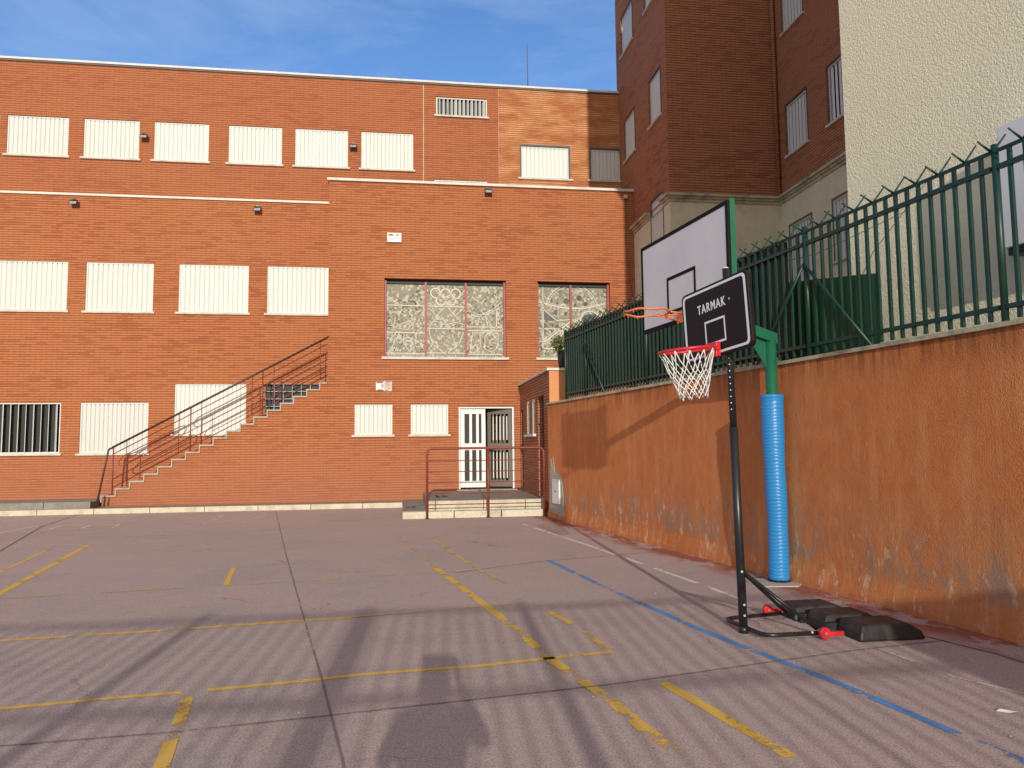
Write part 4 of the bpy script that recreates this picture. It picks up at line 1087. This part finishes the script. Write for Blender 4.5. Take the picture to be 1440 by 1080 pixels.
MB().box((3.18, 5.485, .0), (3.6, 5.535, .07)).box((3.16, 5.805, .0), (3.55, 5.865, .07)).build('ballast_link', 'ballast', ph)

# ------------------------------------------------------------------ behind the photographer: bar fence and an added, unseen block that throw the shadows
bf = thing('yard_bar_fence', 'tall steel bar fence closing the yard behind the viewpoint', 'fence', (0, -4, 0))
FY = -4.0
fp = [-.90+1.38*i for i in range(-7, 4)]
for x in fp:
    wd = .09 if abs(x+.9) < .1 else (.05 if -2.5 < x < .9 else .018)
    MB().box((x-wd, FY-.04, 0), (x+wd, FY+.04, 3.02)).build('post', 'green', bf)
for a, b in zip(fp, fp[1:]):
    mb = MB(); n = 10
    for i in range(1, n): 
        x = a+(b-a)*i/n; mb.box((x-.011, FY-.011, .08), (x+.011, FY+.011, 2.94))
    mb.build('bar_panel', 'green', bf)
    MB().box((a+.045, FY-.02, 2.945), (b-.045, FY+.02, 2.985)).build('rail', 'green', bf)
    MB().box((a+.045, FY-.02, 2.32), (b-.045, FY+.02, 2.36)).build('rail', 'green', bf)
shadow_block = thing('added_shadow_block', 'plain brick block added out of view to cast the near right shadow', 'shadow_block', (4.5, -5, 0))
MB().box((3.05, -6.5, 0), (5.4, -4.1, 2.75)).build('wall', 'brick', shadow_block)  # invented block, shaped for the shadow it casts at near right
MB().box((3.0, -6.55, 2.752), (5.45, -4.05, 2.85)).build('roof', 'coping', shadow_block)

# the photographer
per = thing('person', 'person standing in dark clothes holding a phone up in both hands', 'person', (-.09, -.42, 0))
bx, by = -.09, -.42
J = {'pelvis': (bx, by, .84, .135), 'belly': (bx, by, 1.0, .125), 'chest': (bx, by, 1.16, .14), 'neckb': (bx, by+.01, 1.31, .062), 'neck': (bx, by+.02, 1.36, .052),
     'hipL': (bx-.09, by, .80, .095), 'kneeL': (bx-.10, by+.02, .43, .058), 'ankL': (bx-.11, by-.01, .08, .040), 'toeL': (bx-.12, by+.17, .035, .035),
     'hipR': (bx+.09, by, .80, .095), 'kneeR': (bx+.10, by+.02, .43, .058), 'ankR': (bx+.11, by-.01, .08, .040), 'toeR': (bx+.12, by+.17, .035, .035),
     'shL': (bx-.17, by, 1.25, .062), 'elL': (bx-.22, by+.16, 1.06, .042), 'wrL': (bx+.03, by+.33, 1.30, .028),
     'shR': (bx+.17, by, 1.25, .062), 'elR': (bx+.27, by+.14, 1.12, .042), 'wrR': (bx+.16, by+.33, 1.33, .028)}
E_ = [('pelvis','belly'),('belly','chest'),('chest','neckb'),('neckb','neck'),('pelvis','hipL'),('hipL','kneeL'),('kneeL','ankL'),('ankL','toeL'),
      ('pelvis','hipR'),('hipR','kneeR'),('kneeR','ankR'),('ankR','toeR'),('chest','shL'),('shL','elL'),('elL','wrL'),('chest','shR'),('shR','elR'),('elR','wrR')]
def skinned(name, J, E_, mat, parent, root):
    ks = list(J); me = bpy.data.meshes.new(name); off = Vector(parent.location)
    me.from_pydata([tuple(Vector(J[k][:3])-off) for k in ks], [(ks.index(a), ks.index(b)) for a, b in E_], [])
    o = bpy.data.objects.new(name, me); COL.objects.link(o); o.parent = parent
    o.modifiers.new('skin', 'SKIN'); sd = me.skin_vertices[0].data
    for i, k in enumerate(ks): sd[i].radius = (J[k][3],)*2; sd[i].use_root = (k == root)
    sb = o.modifiers.new('sub', 'SUBSURF'); sb.levels = 2; sb.render_levels = 2
    me.materials.append(MAT[mat]); return o
skinned('body', J, E_, 'cloth', per, 'pelvis')
H = {'a': (bx, by+.02, 1.34, .05), 'b': (bx, by+.035, 1.41, .062), 'c': (bx, by+.03, 1.47, .088), 'd': (bx, by+.02, 1.54, .075)}
skinned('head', H, [('a','b'),('b','c'),('c','d')], 'skin', per, 'c')
HA = {'a': (bx, by-.03, 1.42, .07), 'b': (bx, by-.02, 1.50, .10), 'c': (bx, by-.0, 1.56, .075)}
skinned('hair', HA, [('a','b'),('b','c')], 'rail_dark', per, 'b')
for sgn, wx_, wz in ((-1, bx+.03, 1.30), (1, bx+.16, 1.33)):
    hd = {'w': (wx_, by+.33, wz, .026), 'p': (wx_+.005*sgn, by+.37, wz+.05, .024), 'k': (wx_, by+.385, wz+.085, .018)}
    ed = [('w','p'),('p','k')]
    for f_ in range(4):
        hd['f%d' % f_] = (wx_+(f_-1.5)*.012, by+.395, wz+.10+.006*(f_ % 3), .008); hd['g%d' % f_] = (wx_+(f_-1.5)*.012-.01*sgn, by+.375, wz+.125+.006*(f_ % 2), .007)
        ed += [('k', 'f%d' % f_), ('f%d' % f_, 'g%d' % f_)]
    hd['t'] = (wx_-.025*sgn, by+.36, wz+.08, .009); hd['u'] = (wx_-.03*sgn, by+.36, wz+.11, .008); ed += [('p','t'),('t','u')]
    skinned('hand', hd, ed, 'skin', per, 'p')
tag(MB().box((-.075, -.055, 1.41), (.075, -.046, 1.485)).build('phone', 'black', bevel=.003), 'black phone held up in front of the photographer', 'phone')

# ------------------------------------------------------------------ world, sun, camera
AZ, EL = R(3.0), R(15.3)
w = bpy.data.worlds.new('World'); scene.world = w; w.use_nodes = True; nt = w.node_tree
bg = nt.nodes['Background']; sky = nt.nodes.new('ShaderNodeTexSky'); sky.sky_type = 'NISHITA'; sky.sun_disc = False
sky.sun_elevation = EL; sky.sun_rotation = math.pi+AZ; sky.air_density = 1.0; sky.dust_density = .4; sky.ozone_density = 2.0
tc = nt.nodes.new('ShaderNodeTexCoord')
nv = scalev(nt, tc.outputs['Generated'], (1.6, 1.2, 6.0))
cl = noise(nt, nv, 1.3, 7, .62, .6)
skc = mixc(nt, 1.0, sky.outputs['Color'], (.74, .98, 1.30), 'MULTIPLY')
clr = ramp(nt, cl, [(.48, 0.0), (.85, .38)])
out = mixc(nt, clr, skc, (4.6, 5.6, 7.2))
dy = sep(nt, tc.outputs['Generated'])[1]
warm_fill = ramp(nt, mth(nt, 'ADD', mth(nt, 'MULTIPLY', dy, -.5), .5), [(.50, 0.0), (.95, .85)])
out = mixc(nt, warm_fill, out, (7.6, 5.9, 4.1))  # warm glow added to the unseen half of the sky to fill shade
L(nt, out, bg.inputs['Color']); bg.inputs['Strength'].default_value = .15
sd = bpy.data.lights.new('sun', 'SUN'); sd.energy = 3.5; sd.angle = R(.5); sd.color = (1.0, .93, .82)
so = bpy.data.objects.new('sun', sd); COL.objects.link(so)
Ld = Vector((math.sin(AZ)*math.cos(EL), math.cos(AZ)*math.cos(EL), -math.sin(EL)))
so.rotation_euler = Ld.to_track_quat('-Z', 'Y').to_euler(); so.location = (0, -20, 15)

cam = bpy.data.cameras.new('camera'); co = bpy.data.objects.new('camera', cam); COL.objects.link(co)
pitch, rl_, yf = R(4.69526307), R(-.60197882), R(8.11920554)
fwd = Vector((0, math.cos(pitch), math.sin(pitch))); up0 = Vector((0, -math.sin(pitch), math.cos(pitch))); r0 = Vector((1,0,0))
rt = r0*math.cos(rl_)+up0*math.sin(rl_); up = -r0*math.sin(rl_)+up0*math.cos(rl_)
Mz = Matrix.Rotation(-yf, 3, 'Z'); rt, up, fwd = Mz@rt, Mz@up, Mz@fwd
M = Matrix((( rt.x, up.x, -fwd.x, 0), (rt.y, up.y, -fwd.y, 0), (rt.z, up.z, -fwd.z, 1.45), (0,0,0,1)))
co.matrix_world = M
cam.sensor_width = 36; cam.lens = 1056.76*36/1440; cam.clip_start = .05; cam.clip_end = 1000
scene.camera = co
scene.view_settings.view_transform = 'Standard'; scene.view_settings.look = 'None'; scene.view_settings.exposure = 0
